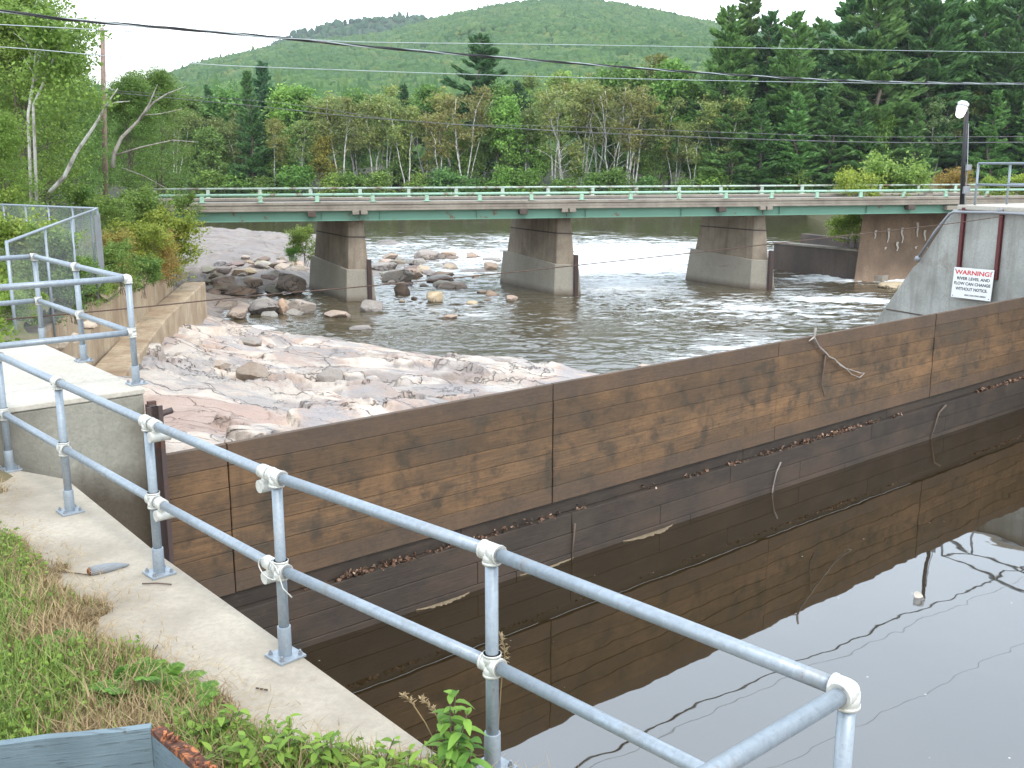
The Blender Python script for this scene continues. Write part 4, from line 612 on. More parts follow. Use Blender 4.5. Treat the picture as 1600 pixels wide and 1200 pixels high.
# bank walls
w = [(-10.4, 26.0), (-12.2, 33.5), (-15.2, 50)]; b = MB()
def ribbon(b, line, th, z0, z1):
    n = len(line)
    for i in range(n-1):
        p, q = Vector((*line[i], 0)), Vector((*line[i+1], 0)); pn = Vector((-(q-p).y, (q-p).x, 0)).normalized()
        nx = lambda j: (Vector((-(Vector(line[min(j+1, n-1)])-Vector(line[max(j-1, 0)])).y, (Vector(line[min(j+1, n-1)])-Vector(line[max(j-1, 0)])).x, 0))).normalized()*th
        a = [p, q, q+nx(i+1), p+nx(i)]; b.hexa([Vector((v.x, v.y, z0)) for v in a]+[Vector((a[0].x, a[0].y, z1[i])), Vector((a[1].x, a[1].y, z1[i+1])), Vector((a[2].x, a[2].y, z1[i+1])), Vector((a[3].x, a[3].y, z1[i]))])
ribbon(b, [(-5.0, 13.2), (-7.4, 18), (-9.6, 24), (-10.9, 29), (-12.9, 38), (-15.0, 50)], 1.0, -6.5, [-2.2, -2.4, -2.7, -2.85, -2.9, -2.95]); tag(b.build('lower_bank_wall', M_BANKWALL, None, .05, 2), 'lower stained concrete bank wall forming a ledge above the bedrock', 'wall')
b = MB(); ribbon(b, [(-7.2, 13.8), (-9.0, 18), (-10.6, 23), (-12.0, 28.6), (-12.8, 33), (-15.6, 47)], .45, -6, [-.4, -.6, -.9, -1.15, -1.3, -1.9]); tag(b.build('upper_bank_wall', M_BANKWALL, None, .03, 2), 'upper tan concrete bank wall with broken top below the shrubs', 'wall')
# ================================================================== DAM
dam = empty('flashboard_dam', D0, DA, 'long brown timber flashboard dam holding back the pond', 'dam')
def dx(px, py=600): q = onp(px, py, (D0.x, D0.y), (U.x, U.y)); return (q-D0).dot(U)
seams = [.06, dx(355, 700), dx(865, 600), dx(1218, 541), dx(1463, 500), DL-4.0, DL]; random.seed(12)
for i in range(6):
    a, c = seams[i]+.008, seams[i+1]-.008; b = MB(); z = -.15; sh = .008*(i % 2)
    for k in range(7):
        h = .24; j = random.uniform(-.006, .006); b.hexa([(a, sh+j, z-h+.004), (c, sh+j+random.uniform(-.004, .004), z-h+.004), (c, .075, z-h+.004), (a, .075, z-h+.004), (a, sh+j, z), (c, sh+j, z), (c, .075, z), (a, .075, z)]); z -= h
    b.build('board_panel', M_DAM, dam, .005, 1)
for i in range(1, 7): b = MB(); b.box((seams[i], .15, -1.2), (.12, .12, 2.0)); b.build('support_post', M_STEEL, dam)
b = MB()
for z0, z1, y in ((-2.03, -1.835, .055), (-2.32, -2.035, -.045), (-2.62, -2.325, -.05), (-3.3, -2.625, -.06)):
    x = .0
    while x < DL: l = min(random.uniform(3.5, 6), DL-x); b.hexa([(x+.004, y, z0), (x+l-.004, y, z0), (x+l-.004, .3, z0), (x+.004, .3, z0), (x+.004, y, z1), (x+l-.004, y, z1), (x+l-.004, .3, z1), (x+.004, .3, z1)]); x += l
b.build('sill', M_DAMLOW, dam, .006, 1)
b = MB(); b.box((DL/2, .30, -4.4), (DL, .5, 4.5)); b.build('foundation', M_RUIN, dam)
b = MB(); b.box((0.02, -.05, -.55), (.07, .16, 1.9)); b.box((.02, -.12, -.55), (.16, .02, 1.9)); b.build('end_channel', M_STEEL, dam)
# leaf litter on the sill ledge, scum on the water
rs = np.random.RandomState(33); n = 1500; cx = rs.rand(60)*DL*.95; cx = np.concatenate([cx[:14], dx(820, 800)+rs.randn(6)*.7, dx(1290, 690)+rs.randn(26)*.9, dx(1560, 620)+rs.randn(20)*.8, dx(600, 880)+rs.randn(14)*.5]); ix = rs.randint(0, len(cx), n)
lx = cx[ix]+rs.randn(n)*.10; Pq = np.stack([lx, -.04+rs.rand(n)*.085, -2.03+rs.rand(n)**2*.06], -1); Pq = np.array([list(D0+U*p[0]+V_*p[1]+Vector((0, 0, p[2]))) for p in Pq])
g = G('dead_leaves', .8); g.p(Base_Color=g.ramp(g.island(), [(0, (.05, .03, .02)), (.5, (.13, .075, .045)), (.85, (.25, .14, .09)), (1, (.5, .36, .27))])); M_LIT = g.m
tag(quads('leaf_litter', leafquads(Pq, np.full(n, .02), n, .055, rs, 1, .3, .7), M_LIT), 'line of dead leaves and twigs caught on the dam ledge', 'leaf litter', kind='stuff')
g = G('scum', .9); g.p(Base_Color=g.mix(g.noise(g.pos, 30, 5, .7), (.32, .25, .16), (.07, .05, .03)), Normal=g.bump(g.noise(g.pos, 40, 4), .8, .02)); M_SCUM = g.m
for px, py, wl, ww, lab in ((700, 944, .42, .10, 'patch of brown floating scum by the dam waterline, left of the fence post'), (1040, 843, .55, .13, 'patch of pale floating scum by the dam waterline, middle of the pond'), (860, 888, .5, .06, 'thin streak of floating scum along the dam, between the two patches')):
    x = dx(px, py); x = (at(px, py, ZP)-D0).dot(U); n_ = 26; b = MB(); top = []
    for i in range(n_+1): t = i/n_; top.append((x-wl+2*wl*t, -.064-ww*math.sin(math.pi*t)**.8*random.uniform(.6, 1.15)))
    vs = [tuple(dam_pt(p[0], -.063, ZP+.004)) for p in top]+[tuple(dam_pt(p[0], p[1], ZP+.004)) for p in top]+[tuple(dam_pt(p[0], p[1]*.5-.03, ZP+.018)) for p in top]; m_ = n_+1
    b.add(vs, [(i, 2*m_+i, 2*m_+i+1, i+1) for i in range(n_)]+[(2*m_+i, m_+i, m_+i+1, 2*m_+i+1) for i in range(n_)]); tag(b.build('scum_patch', M_SCUM), lab, 'scum', 'scum patches on the pond')
def dstick(L, off, r, lab, cat='branch', br=(), group='branches caught on the dam'):
    f = lambda q: onp(q[0], q[1], tuple(dam_pt(0, off))[:2], (U.x, U.y)); b = MB(); P = [f(q) for q in L]; b.tube(P, [r*(1-.6*i/(len(P)-1)) for i in range(len(P))], 6)
    for l, rr in br: b.tube([f(q) for q in l], [rr*(1-.6*i/(len(l)-1)) for i in range(len(l))], 5)
    return tag(b.build('branch', M_DEAD if 'forked bare' in lab or 'pale' in lab else M_TWIG), lab, cat, group)
dstick([(1275, 512), (1272, 527), (1279, 541), (1290, 551), (1295, 557), (1304, 561), (1313, 571), (1322, 576), (1331, 585), (1343, 590)], -.05, .02, 'forked bare branch hooked over the dam top', br=(([(1272, 527), (1264, 533)], .018), ([(1307, 565), (1320, 575), (1345, 583), (1351, 583)], .015), ([(1343, 590), (1351, 583)], .012)))
dstick([(1290, 553), (1287, 575), (1283, 600), (1288, 620)], -.03, .018, 'thin dark twig hanging below the forked branch')
dstick([(1478, 633), (1467, 645), (1460, 668), (1454, 686)], -.09, .024, 'dark stick leaning on the dam sill near the right edge', br=(([(1467, 645), (1471, 655)], .01),))
dstick([(1220, 722), (1213, 738), (1207, 765), (1203, 798)], -.09, .016, 'thin pale stick hanging from the dam ledge into the water', br=(([(1213, 738), (1208, 760), (1210, 780)], .01),))
dstick([(898, 818), (896, 845), (893, 878)], -.08, .02, 'short dark stick on the dam face by the middle seam')
dstick([(1160, 800), (1200, 785), (1240, 778)], -.12, .014, 'slender twig floating at the dam waterline', 'twig'); dstick([(1325, 670), (1338, 668)], -.09, .02, 'stubby stick lodged in the leaf litter', 'twig')
# ================================================================== LEFT SLAB (dam abutment) and walkway
a = math.atan2(.84, 1); c0 = Vector((-3.66, 9.93, 0)); uu = -U; vv = V_
pl = [c0, c0+uu*6, c0+uu*6+vv*3.75, c0+vv*3.75]; b = MB(); pr_ = [tuple(p[:2]) for p in pl][::-1]
b.prism(pr_, -4.2, .50); o = b.build('dam_abutment', M_SLAB, None, .02, 2); tag(o, 'raised concrete dam abutment with pale railed top, left of the dam', 'abutment')
b = MB(); q = [c0-uu*-.0+uu*.0-vv*-.0, c0+uu*6, c0+uu*6+vv*3.73, c0+vv*3.73]; b.prism([tuple(p[:2]) for p in [c0+U*.012-V_*.012, c0+uu*6-V_*.012, c0+uu*6+vv*3.74, c0+vv*3.74+U*.012]][::-1], .502, .56); b.build('top_slab', M_SLABTOP, o, .012, 2)
wk = [(-4.60, 9.06), (-3.99, 8.74), (-2.57, 6.98), (-1.16, 5.34), (-.3, 4.33), (.12, 4.22), (1.35, 3.0), (1.1, 1.2), (-1, -1), (-9, -1), (-9, 5.4)]
e1_, e2_ = at(25, 733, 0), at(245, 862, 0)
wk = [tuple(c0+uu*9.5)[:2], tuple(at(22, 733, 0))[:2], tuple(at(104, 748, 0))[:2], (-2.57, 6.98), (-1.16, 5.34), (-.3, 4.33), (.12, 4.22), (1.35, 3.0), (1.1, 1.2), (-1, -2), (-12, -2)]
b = MB(); b.prism(wk[::-1], -3.6, 0); o = b.build('concrete_walkway', M_WALK, None, .012, 2); tag(o, kind='structure')
b = MB(); b.box(dam_pt(.04, .0, .30), (.08, .05, .26), DA); tag(b.build('steel_bracket', M_STEEL), 'small dark steel bracket on the corner of the dam abutment', 'bracket')
P = [dam_pt(.10, .3, .0), dam_pt(.25, .42, .10), dam_pt(.5, .6, .20), dam_pt(.72, .75, .24)]; b = MB()
Pp = [onp(q[0], q[1], tuple(dam_pt(0, .35))[:2], (U.x, U.y)) for q in ((238, 662), (246, 652), (256, 645), (269, 641))]; b.tube(Pp, .035, 6); tag(b.build('bent_bar', M_STEEL), 'bent rusty steel bar end sticking up behind the dam end', 'steel bar')
# ================================================================== RAILINGS
PR = .030
def flange(b, p, rz=0, z=None):
    M3 = Matrix.Rotation(rz, 3, 'Z'); b.box(Vector(p)+Vector((0, 0, .008)), (.17, .17, .016), 0, M3)
def railing_post(root, base, topz, rz, sock=True, cb=True, plate=True, name='post'):
    b = MB(); b.tube([(base[0], base[1], base[2]+.01), (base[0], base[1], topz)], PR, 14); po = b.build(name, M_PIPE, root)
    if plate:
        b = MB(); flange(b, base, rz); b.tube([Vector(base)+Vector((0, 0, .01)), Vector(base)+Vector((0, 0, .19))], .0385, 16); b.build('base_flange', M_PIPE, po, .003, 2)
        for sx_ in (-1, 1):
            for sy_ in (-1, 1):
                q = Matrix.Rotation(rz, 3, 'Z') @ Vector((sx_*.06, sy_*.06, 0)); q = Vector(base)+q; bb = MB(); bb.tube([q+Vector((0, 0, .014)), q+Vector((0, 0, .032))], .014, 6, True, False); bb.tube([q+Vector((0, 0, .03)), q+Vector((0, 0, .045))], .007, 6); bb.build('bolt', M_CONDUIT, po)
    return po
def fitting(b, p, dirs, r=.041, l=.055):
    for d in dirs: b.tube([Vector(p), Vector(p)+Vector(d).normalized()*l], r, 14); q = Vector(p)+Vector(d).normalized()*l; b.tube([q-Vector(d).normalized()*.012, q], r*1.06, 14)
    b.ball(p, r*.98, 12, 8)
near_px = [(4, 556, 8, 733), (93, 596, 107, 802), (232, 660, 248, 896), (430, 739, 448, 1035), (768, 862, 0, 0), (1325, 1080, 0, 0)]
NP = []
for i, (tx, ty, bx, by) in enumerate(near_px):
    t = at(tx, ty, 1.07); p = t if by == 0 else (Vector((t.x, t.y, 0))+at(bx, by, 0))/2; NP.append(Vector((p.x, p.y, 0)))
rl = empty('pipe_railing', NP[2], 0, 'nearest galvanised pipe railing along the concrete walkway edge', 'railing')
loc = lambda p: Vector(p)-NP[2]
far_l = NP[0]+(NP[0]-NP[1])*.0; drn = (NP[2]-NP[1]).normalized()
endp = NP[5]+(at(1130, 1196, 1.07)-at(1325, 1080, 1.07))*3.2; endp.z = 0
Lx = NP[0]-U*3.0      # the railing turns left where it meets the raised slab
for i, p in enumerate(NP):
    d = (NP[min(i+1, 5)]-NP[max(i-1, 0)]); base = loc(p)+Vector((0, 0, -.0 if i < 4 else -.0)); railing_post(rl, base, 1.07, math.atan2(d.y, d.x), True)
for z, nm in ((1.07, 'top_rail'), (.53, 'mid_rail')):
    for i in range(5):
        b = MB(); A_, B_ = loc(NP[i])+Vector((0, 0, z)), loc(NP[i+1])+Vector((0, 0, z)); ext = (B_-A_).normalized()*(.13 if i in (1, 2) and False else 0); b.tube([A_-ext, B_+ext], PR, 16); b.build(nm, M_PIPE, rl)
    if z > 1: b = MB(); b.tube([loc(NP[5])+Vector((0, 0, z)), loc(endp)+Vector((0, 0, z))], PR, 16); b.build(nm, M_PIPE, rl)
    else: b = MB(); b.tube([loc(NP[5])+Vector((0, 0, z)), loc(endp)+Vector((0, 0, z))], PR, 16); b.build(nm, M_PIPE, rl)
    b = MB(); b.tube([loc(NP[0])+Vector((0, 0, z)), loc(Lx)+Vector((0, 0, z))], PR, 12); b.build(nm, M_PIPE, rl)
for i, p in enumerate(NP):
    for z in (1.07, .53):
        q = loc(p)+Vector((0, 0, z)); dirs = []; 
        if i > 0: dirs.append(NP[i-1]-p)
        if i < 5: dirs.append(NP[i+1]-p)
        else: dirs.append(endp-p)
        dirs.append((0, 0, -1)); 
        if z < 1: dirs.append((0, 0, 1))
        b = MB(); fitting(b, q, dirs); b.build('corner_elbow' if i == 5 else 'rail_fitting', M_FIT, rl)
for i, sd_ in ((2, 1), (3, -1)):       # swivel tees for the removable middle section, with empty cross sockets
    for z in (1.07, .53):
        d = (NP[3]-NP[2]).normalized()*sd_; q = loc(NP[i])+Vector((0, 0, z))+d*.115; side = Vector((-d.y, d.x, 0))*(1 if sd_ < 0 else -1); o3 = q-Vector((0, 0, .075)); b = MB()
        b.tube([q-d*.04, q+d*.04], .040, 14); b.tube([q, o3], .026, 10)
        b.tube([o3-side*.09, o3+side*.045], .038, 14, False); b.tube([o3-side*.09, o3+side*.045], .031, 14, False); b.tube([o3+side*.04, o3+side*.046], .037, 12)
        # rims of the open sockets
        for e_ in (-.09,): b.tube([o3+side*e_, o3+side*(e_+.01)], .041, 14, False)
        b.build('swivel_tee', M_FIT, rl)
b = MB(); q = loc(NP[3])+Vector((0, 0, .53)); d = (NP[3]-NP[2]).normalized(); pts = []
for i in range(30): a_ = i/29*2*math.pi; pts.append(q-d*.05+Vector((math.cos(a_)*.052*d.x*2.1, math.cos(a_)*.052*d.y*2.1, math.sin(a_)*.055))+Vector((d.y, -d.x, 0))*.05)
pts.append(pts[-1]+Vector((.02, 0, -.08))); pts.append(pts[-1]+Vector((.05, -.01, -.05))); b.tube(pts, .004, 5); b.build('tie_wire', M_FIT, rl)
# far railing on the raised slab
zt = .56; SP = [at(200, 435, zt+1.07), at(116, 418, zt+1.07), at(45, 407, zt+1.07)]; sc = Vector((SP[0].x, SP[0].y, zt)); r2 = empty('pipe_railing', sc, 0, 'galvanised pipe railing round the raised slab at the left', 'railing')
dirv = ((SP[2]-SP[0])); dirv.z = 0; P0 = Vector((0, 0, 0)); dv = V_; P1 = dv*1.60; P2 = dv*3.15; PL = [P0, P1, P2]
Q1 = P0-U*1.40; Q2 = P0-U*3.4; T1 = P2-U*2.2; T2 = P2-U*4.2
for p in (P0, P1, P2, Q1, Q2, T1): railing_post(r2, p, 1.07, DA)
for z, nm in ((1.07, 'top_rail'), (.53, 'mid_rail')):
    for A_, B_ in ((P0, P1), (P1, P2), (P0, Q1), (Q1, Q2), (P2, T1), (T1, T2)): b = MB(); b.tube([A_+Vector((0, 0, z)), B_+Vector((0, 0, z))], PR, 14); b.build(nm, M_PIPE, r2)
    for p, ds_ in ((P0, (P1-P0, Q1-P0)), (P1, (P0-P1, P2-P1)), (P2, (P1-P2, T1-P2)), (Q1, (P0-Q1, Q2-Q1))):
        b = MB(); fitting(b, p+Vector((0, 0, z)), list(ds_)+[(0, 0, -1)]+([(0, 0, 1)] if z < 1 else []), .039, .05); b.build('rail_fitting', M_FIT, r2)
# ================================================================== RIGHT WING WALL
WA = Vector((11.93, 27.5, 0)); WD = Vector((.42, -.907, 0)).normalized(); WN = Vector((-WD.y, WD.x, 0)); WRZ = math.atan2(WD.y, WD.x)   # WN points away from the river
def ws(px, py): q = onp(px, py, WA, WD); return (q-WA).dot(WD), q.z
wing = empty('wing_wall', WA, WRZ, 'sloping grey concrete wing wall at the right end of the dam', 'wing wall')
prof = [ws(1490, 319), ws(1436, 410), ws(1431, 418), ws(1362, 514)]; s_, z_ = prof[3]; s2, z2_ = prof[2]; k = (s_-s2)/(z_-z2_); prof.append((s2+k*(-7-z2_), -7.))
s_top = ws(1500, 322)[0]; poly = [(prof[0][0], 1.53)]+prof[1:]; E_ = 7.5; b = MB()
poly = [(prof[0][0], 1.53), (prof[1][0], prof[1][1]), (prof[2][0]-.10, prof[2][1]), (prof[4][0], -7), (E_, -7), (E_, 1.53)]; nn_ = len(poly); th_ = 4.0
b.add([(s, 0, z) for s, z in poly]+[(s, th_, z) for s, z in poly], [tuple(range(nn_))[::-1], tuple(range(nn_, 2*nn_))]+[(i, (i+1) % nn_, nn_+(i+1) % nn_, nn_+i) for i in range(nn_)])
o = b.build('wall_body', M_WING, wing, .02, 2)
b = MB(); b.hexa([(prof[0][0]+.18, -.06, 1.532), (E_, -.06, 1.532), (E_, th_, 1.532), (prof[0][0]+.18, th_, 1.532), (prof[0][0]+.18, -.06, 1.66), (E_, -.06, 1.66), (E_, th_, 1.66), (prof[0][0]+.18, th_, 1.66)]); b.build('coping', M_SLABTOP, wing, .02, 2)
j0, jz = ws(1385, 483); j1, jz1 = ws(1480, 493); b = MB(); b.box((j0+3.5, -.004, jz), (7.0, .02, .035)); b.build('cold_joint', M_RUIN, wing)
for px0, px1 in ((1508, 1499), (1568, 1559)):
    (sa, za), (sb_, zb) = ws(px0, 326), ws(px1, 425); b = MB(); s_m = sa
    for dy, wy, wx_ in ((-.045, .08, .03), (-.012, .02, .095), (-.085, .02, .095)): b.box((s_m+.02, dy, .70), (wx_, wy, 1.78))
    b.build('steel_channel', M_MAROON, wing)
# conduit pipe following the edge
pp = [ws(1440, 404), ws(1467, 362), ws(1490, 334), ws(1497, 331), ws(1560, 332), ws(1600, 334)]; b = MB(); b.tube([(s, -.14, z) for s, z in pp]+[(E_, -.14, 1.36)], .04, 8); b.ball((pp[0][0], -.14, pp[0][1]), .09, 8, 6); b.build('conduit', M_CONDUIT, wing)
b = MB(); b.ball((ws(1568, 325)[0], -.10, 1.56), .07, 8, 6); b.build('conduit_clip', M_CONDUIT, wing)
# handrail on top
hr = empty('pipe_handrail', WA+WD*ws(1518, 318)[0]+Vector((0, 0, 1.66)), WRZ, 'galvanised pipe handrail on top of the wing wall behind the warning sign', 'railing')
e0 = .0; yb = 1.3
for x, y in ((0, .12), (3.2, .12), (5.4, .12), (-.0, yb), (2.6, yb)): b = MB(); b.tube([(x, y, 0), (x, y, 1.07)], PR, 10); b.build('post', M_PIPE, hr)
for y in (.12, yb):
    for z, nm in ((1.07, 'top_rail'), (.53, 'mid_rail')): b = MB(); b.tube([(0, y, z), (5.6, y, z)], PR, 10); b.build(nm, M_PIPE, hr)
b = MB(); b.tube([(0, .12, 1.07), (0, yb, 1.07)], PR, 10); b.build('top_rail', M_PIPE, hr)
# warning sign
sg0, sg1 = ws(1497, 417), ws(1560, 424); sw = 1.27; sh_ = .80; sgx = (sg0[0]+sg1[0])/2; sgz = .04-sh_/2
g = G('sign_white', .4); g.p(Base_Color=(.80, .80, .78)); M_SIGN = g.m; g = G('sign_red', .5); g.p(Base_Color=(.62, .03, .03)); M_SRED = g.m; g = G('sign_black', .5); g.p(Base_Color=(.03, .03, .035)); M_SBLK = g.m
sgn = empty('warning_sign', WA+WD*sgx+Vector((0, 0, sgz))-WN*.155, WRZ, 'white warning sign with red heading and black lines on the wing wall', 'sign'); sgn.rotation_euler = (R(-4), R(-1.2), WRZ)
b = MB(); b.box((0, 0, 0), (sw, .012, sh_)); b.build('panel', M_SIGN, sgn, .003, 1)
def text(s, x, z, h, mat, parent, w=None, name='lettering'):
    cu = bpy.data.curves.new(name, 'FONT'); cu.body = s; cu.size = h*1.38; cu.align_x = 'CENTER'; cu.offset = h*.03; cu.extrude = .001; to = bpy.data.objects.new(name, cu); C.objects.link(to); bpy.context.view_layer.update()
    dg = bpy.context.evaluated_depsgraph_get(); me = bpy.data.meshes.new_from_object(to.evaluated_get(dg)); bpy.data.objects.remove(to); me.materials.clear(); o = link(name, me, mat, parent)
    wd = max(v.co.x for v in me.vertices)-min(v.co.x for v in me.vertices); k = (w/wd) if w else 1; o.rotation_euler = (R(90), 0, 0); o.location = (x, -.009, z); o.scale = (k, 1, 1); return o
text('WARNING!', 0, .225, .115, M_SRED, sgn, 1.16); text('RIVER LEVEL AND', .02, .085, .078, M_SBLK, sgn, 1.04); text('FLOW CAN CHANGE', 0, -.05, .078, M_SBLK, sgn, 1.16); text('WITHOUT NOTICE.', 0, -.19, .078, M_SBLK, sgn, 1.02); text('GREAT LAKES HYDRO AMERICA', .14, -.325, .035, M_SBLK, sgn, .68)
for x in (-.58, .58):
    for z in (-.35, .35): b = MB(); b.tube([(x, -.016, z), (x, -.004, z)], .015, 8); b.build('bolt', M_CONDUIT, sgn)
# lamp on its black pole
lb0 = onp(1503, 322, tuple(WA+WN*.05)[:2], WD); lp = empty('lamp_post', (lb0.x, lb0.y, 1.55), 0, 'black lamp pole with white lit lamp head on the wing wall', 'lamp post')
tp = atY(1510, 178, lb0.y)-Vector((lb0.x, lb0.y, 1.55)); b = MB(); b.tube([(0, 0, 0), tp*.5+Vector((-.01, 0, 0)), tp+Vector((0, 0, .15))], [.06, .055, .05], 10); b.build('pole', M_BLACK, lp)
hd = atY(1504, 168, lb0.y)-Vector((lb0.x, lb0.y, 1.55)); g = G('lamp_housing', .4); g.p(Base_Color=(.75, .75, .76)); M_LH = g.m; g = G('lit_globe', .4); g.p(Base_Color=(.9, .9, .85), Emission_Color=(1, .93, .86), Emission_Strength=4.0); M_LG = g.m
dz = Vector((-.25, 0, -1)).normalized(); b = MB(); q = hd+Vector((.02, 0, .12)); b.tube([q, q+dz*-.04], [.12, .09], 14); b.tube([q, q+dz*.07], .145, 14); b.tube([q+dz*.07, q+dz*.10], .125, 14); b.tube([q+dz*.10, q+dz*.2], .142, 14); b.build('lamp_head', M_LH, lp, .008, 2)
b = MB(); q2 = q+dz*.2; b.tube([q2, q2+dz*.06, q2+dz*.15, q2+dz*.19], [.12, .115, .09, .04], 14); b.build('lamp_globe', M_LG, lp)
b = MB(); b.tube([q+Vector((0, 0, .0)), tp+Vector((0, 0, .1))], .03, 8); b.build('lamp_arm', M_BLACK, lp)
for px, py, sz in ((1513, 262, .14), (1510, 297, .17)): q = atY(px, py, lb0.y-.1)-Vector((lb0.x, lb0.y, 1.55)); b = MB(); b.box(q, (sz, .1, sz*1.1)); b.build('junction_box', M_CONDUIT, lp, .01, 2)
b = MB(); b.tube([(.05, -.08, -.1), (.02, -.09, .4), tuple(tp*.4+Vector((.07, -.06, 0))), tuple(tp*.9+Vector((.05, -.04, 0)))], .012, 6); b.build('cable', M_CONDUIT, lp)
# ================================================================== WIRES
def wire(L, f, r, mat, lab, twist=False, name='overhead_wire', cat='wire', group='overhead wires'):
    P = [f(*q) for q in L]; out = []     # smooth resample
    for i in range(len(P)-1):
        p0, p1, p2, p3 = P[max(i-1, 0)], P[i], P[i+1], P[min(i+2, len(P)-1)]
        for k in range(14):
            t = k/14; out.append(.5*((2*p1)+(-p0+p2)*t+(2*p0-5*p1+4*p2-p3)*t*t+(-p0+3*p1-3*p2+p3)*t**3))
    out.append(P[-1]); b = MB()
    if twist:
        dense = []
        for i in range(len(out)-1):
            for k in range(6): dense.append(out[i].lerp(out[i+1], k/6))
        dist = 0; S_ = ([], [], [])
        for i, p in enumerate(dense):
            if i: dist += (p-dense[i-1]).length
            d = (dense[min(i+1, len(dense)-1)]-dense[max(i-1, 0)]).normalized(); u_ = Vector((0, 0, 1)); s_v = d.cross(u_)
            for j in range(3): a_ = dist*3.6+j*2.09; S_[j].append(p+(u_*math.cos(a_)+s_v*math.sin(a_))*r*.8)
        b.tube(S_[0], r*.75, 6); b.tube(S_[1], r*.75, 6); b.cur = 1; b.tube(S_[2], r*.6, 6); o = b.build(name, [M_BLACK, M_ALWIRE])
    else: b.tube(out, r, 6); o = b.build(name, mat)
    return tag(o, lab, cat, group)
TA, TD = (8.6, 25.5), (6.9, 5.5); f1 = lambda x, y: onp(x, y, TA, TD); f2 = lambda x, y: onp(x, y, (8.6, 22.5), (4.4, 3.5))
wire([(-200, 0), (0, 17), (103, 30), (312, 48), (437, 59), (600, 75), (900, 99), (1100, 114), (1300, 125), (1450, 129), (1600, 130), (1800, 126)], f1, .0145, None, 'thick twisted black overhead cable, heaviest of the wires', True, 'overhead_cable', 'cable')
wire([(-100, 68), (50, 77), (300, 99), (500, 108), (900, 121), (1300, 129), (1600, 131.5), (1800, 131)], lambda x, y: onp(x, y, (8.6, 24.8), (4.4, 3.5)), .0055, M_ALWIRE, 'thin pale wire crossing the treetops just below the twisted cable')
wire([(-100, 33), (30, 40), (300, 54), (450, 60), (587, 66), (900, 70), (1300, 77), (1600, 82), (1800, 84)], f2, .005, M_ALWIRE, 'topmost thin pale wire crossing the hillside')
wf = lambda x, y: atY(x, y, 58-22*(x-160)/1440)
wire([(160, 143), (400, 166), (587, 185), (900, 206), (1300, 221), (1600, 222.5), (1800, 220)], wf, .018, M_WIRE, 'dark wire from the wooden pole, lower one of its pair')
wire([(160, 140), (430, 160), (650, 190), (900, 198), (1300, 212), (1500, 213.5), (1800, 212)], lambda x, y: wf(x, y)+Vector((0, .3, 0)), .012, M_WIRE, 'dark wire from the wooden pole, upper one of its pair')
rf = lambda x, y: atY(x, y, 1/((1/14)*(1-x/1568)+(1/26.2)*(x/1568)))
wire([(-60, 506), (0, 500), (200, 482), (400, 462), (587, 446), (784, 427), (897, 415), (1065, 397), (1206, 381), (1350, 365), (1480, 350), (1568, 338)], rf, .010, M_ROPE, 'rusty brown cable stretched low across the river to the wing wall', False, 'river_cable', 'cable', None)
# ================================================================== CHAIN-LINK FENCE, GUARDRAIL
g = G('chain_link', .5, .3); g.p(Base_Color=(.42, .45, .47)); X_ = g.xyz(g.obj); w1 = g.ma('FRACT', g.ma('DIVIDE', g.ma('ADD', X_[0], X_[2]), .06)); w2 = g.ma('FRACT', g.ma('DIVIDE', g.ma('SUBTRACT', X_[0], X_[2]), .06))
f = g.ma('MAXIMUM', g.ma('LESS_THAN', w1, .12), g.ma('LESS_THAN', w2, .12)); tr = g.n('BsdfTransparent'); mx = g.n('MixShader'); g.set(mx.inputs[0], f); g.t.links.new(tr.outputs[0], mx.inputs[1]); g.t.links.new(g.b.outputs[0], mx.inputs[2]); g.t.links.new(mx.outputs[0], g.out.inputs[0]); M_CHAIN = g.m
def chain(p0, p1, zt, zb, lab, nposts, slats=False):
    d = p1-p0; d.z = 0; L_ = d.length; rz_ = math.atan2(d.y, d.x); o = empty('chain_link_fence', (p0.x, p0.y, zb), rz_, lab, 'fence', 'chain-link fence runs on the left bank'); h = zt-zb
    for i in range(nposts+1): b = MB(); x = L_*i/nposts; b.tube([(x, 0, -.3), (x, 0, h+.03)], .026, 8); b.build('post', M_PIPE, o)
    b = MB(); b.tube([(0, 0, h), (L_, 0, h)], .028, 8); b.build('top_rail', M_PIPE, o); b = MB(); b.add([(0, .03, 0), (L_, .03, 0), (L_, .03, h), (0, .03, h)], [(0, 1, 2, 3)]); b.build('mesh', M_CHAIN, o)
    if slats:
        b = MB(); x = .1
        while x < L_-.1: b.box((x, .05, h*.48), (.26, .012, h*.9)); x += .28
        b.build('privacy_slats', M_CONDUIT, o)
kc = atY(152, 326, 29); kn = atY(10, 378, 16.5); km = kc.lerp(kn, .12); chain(kn, km, 1.5, -.45, 'chain-link fence run coming toward the raised slab from the corner post', 3); chain(kc, km, 1.5, -.55, 'short solid grey gate panel beside the fence corner post', 1, True); chain(kc, atY(-60, 316, 33), 1.5, -.3, 'chain-link fence run going left from the corner post', 6)
gr = [Vector((lb(x, y_), y_, 0)) for x, y_ in ((20, 56), (90, 58), (165, 60.5))]; o = empty('guardrail', gr[0], 0, 'grey steel road guardrail left of the bridge behind the shrubs', 'guardrail')
b = MB(); zz = atY(90, 304, 58).z
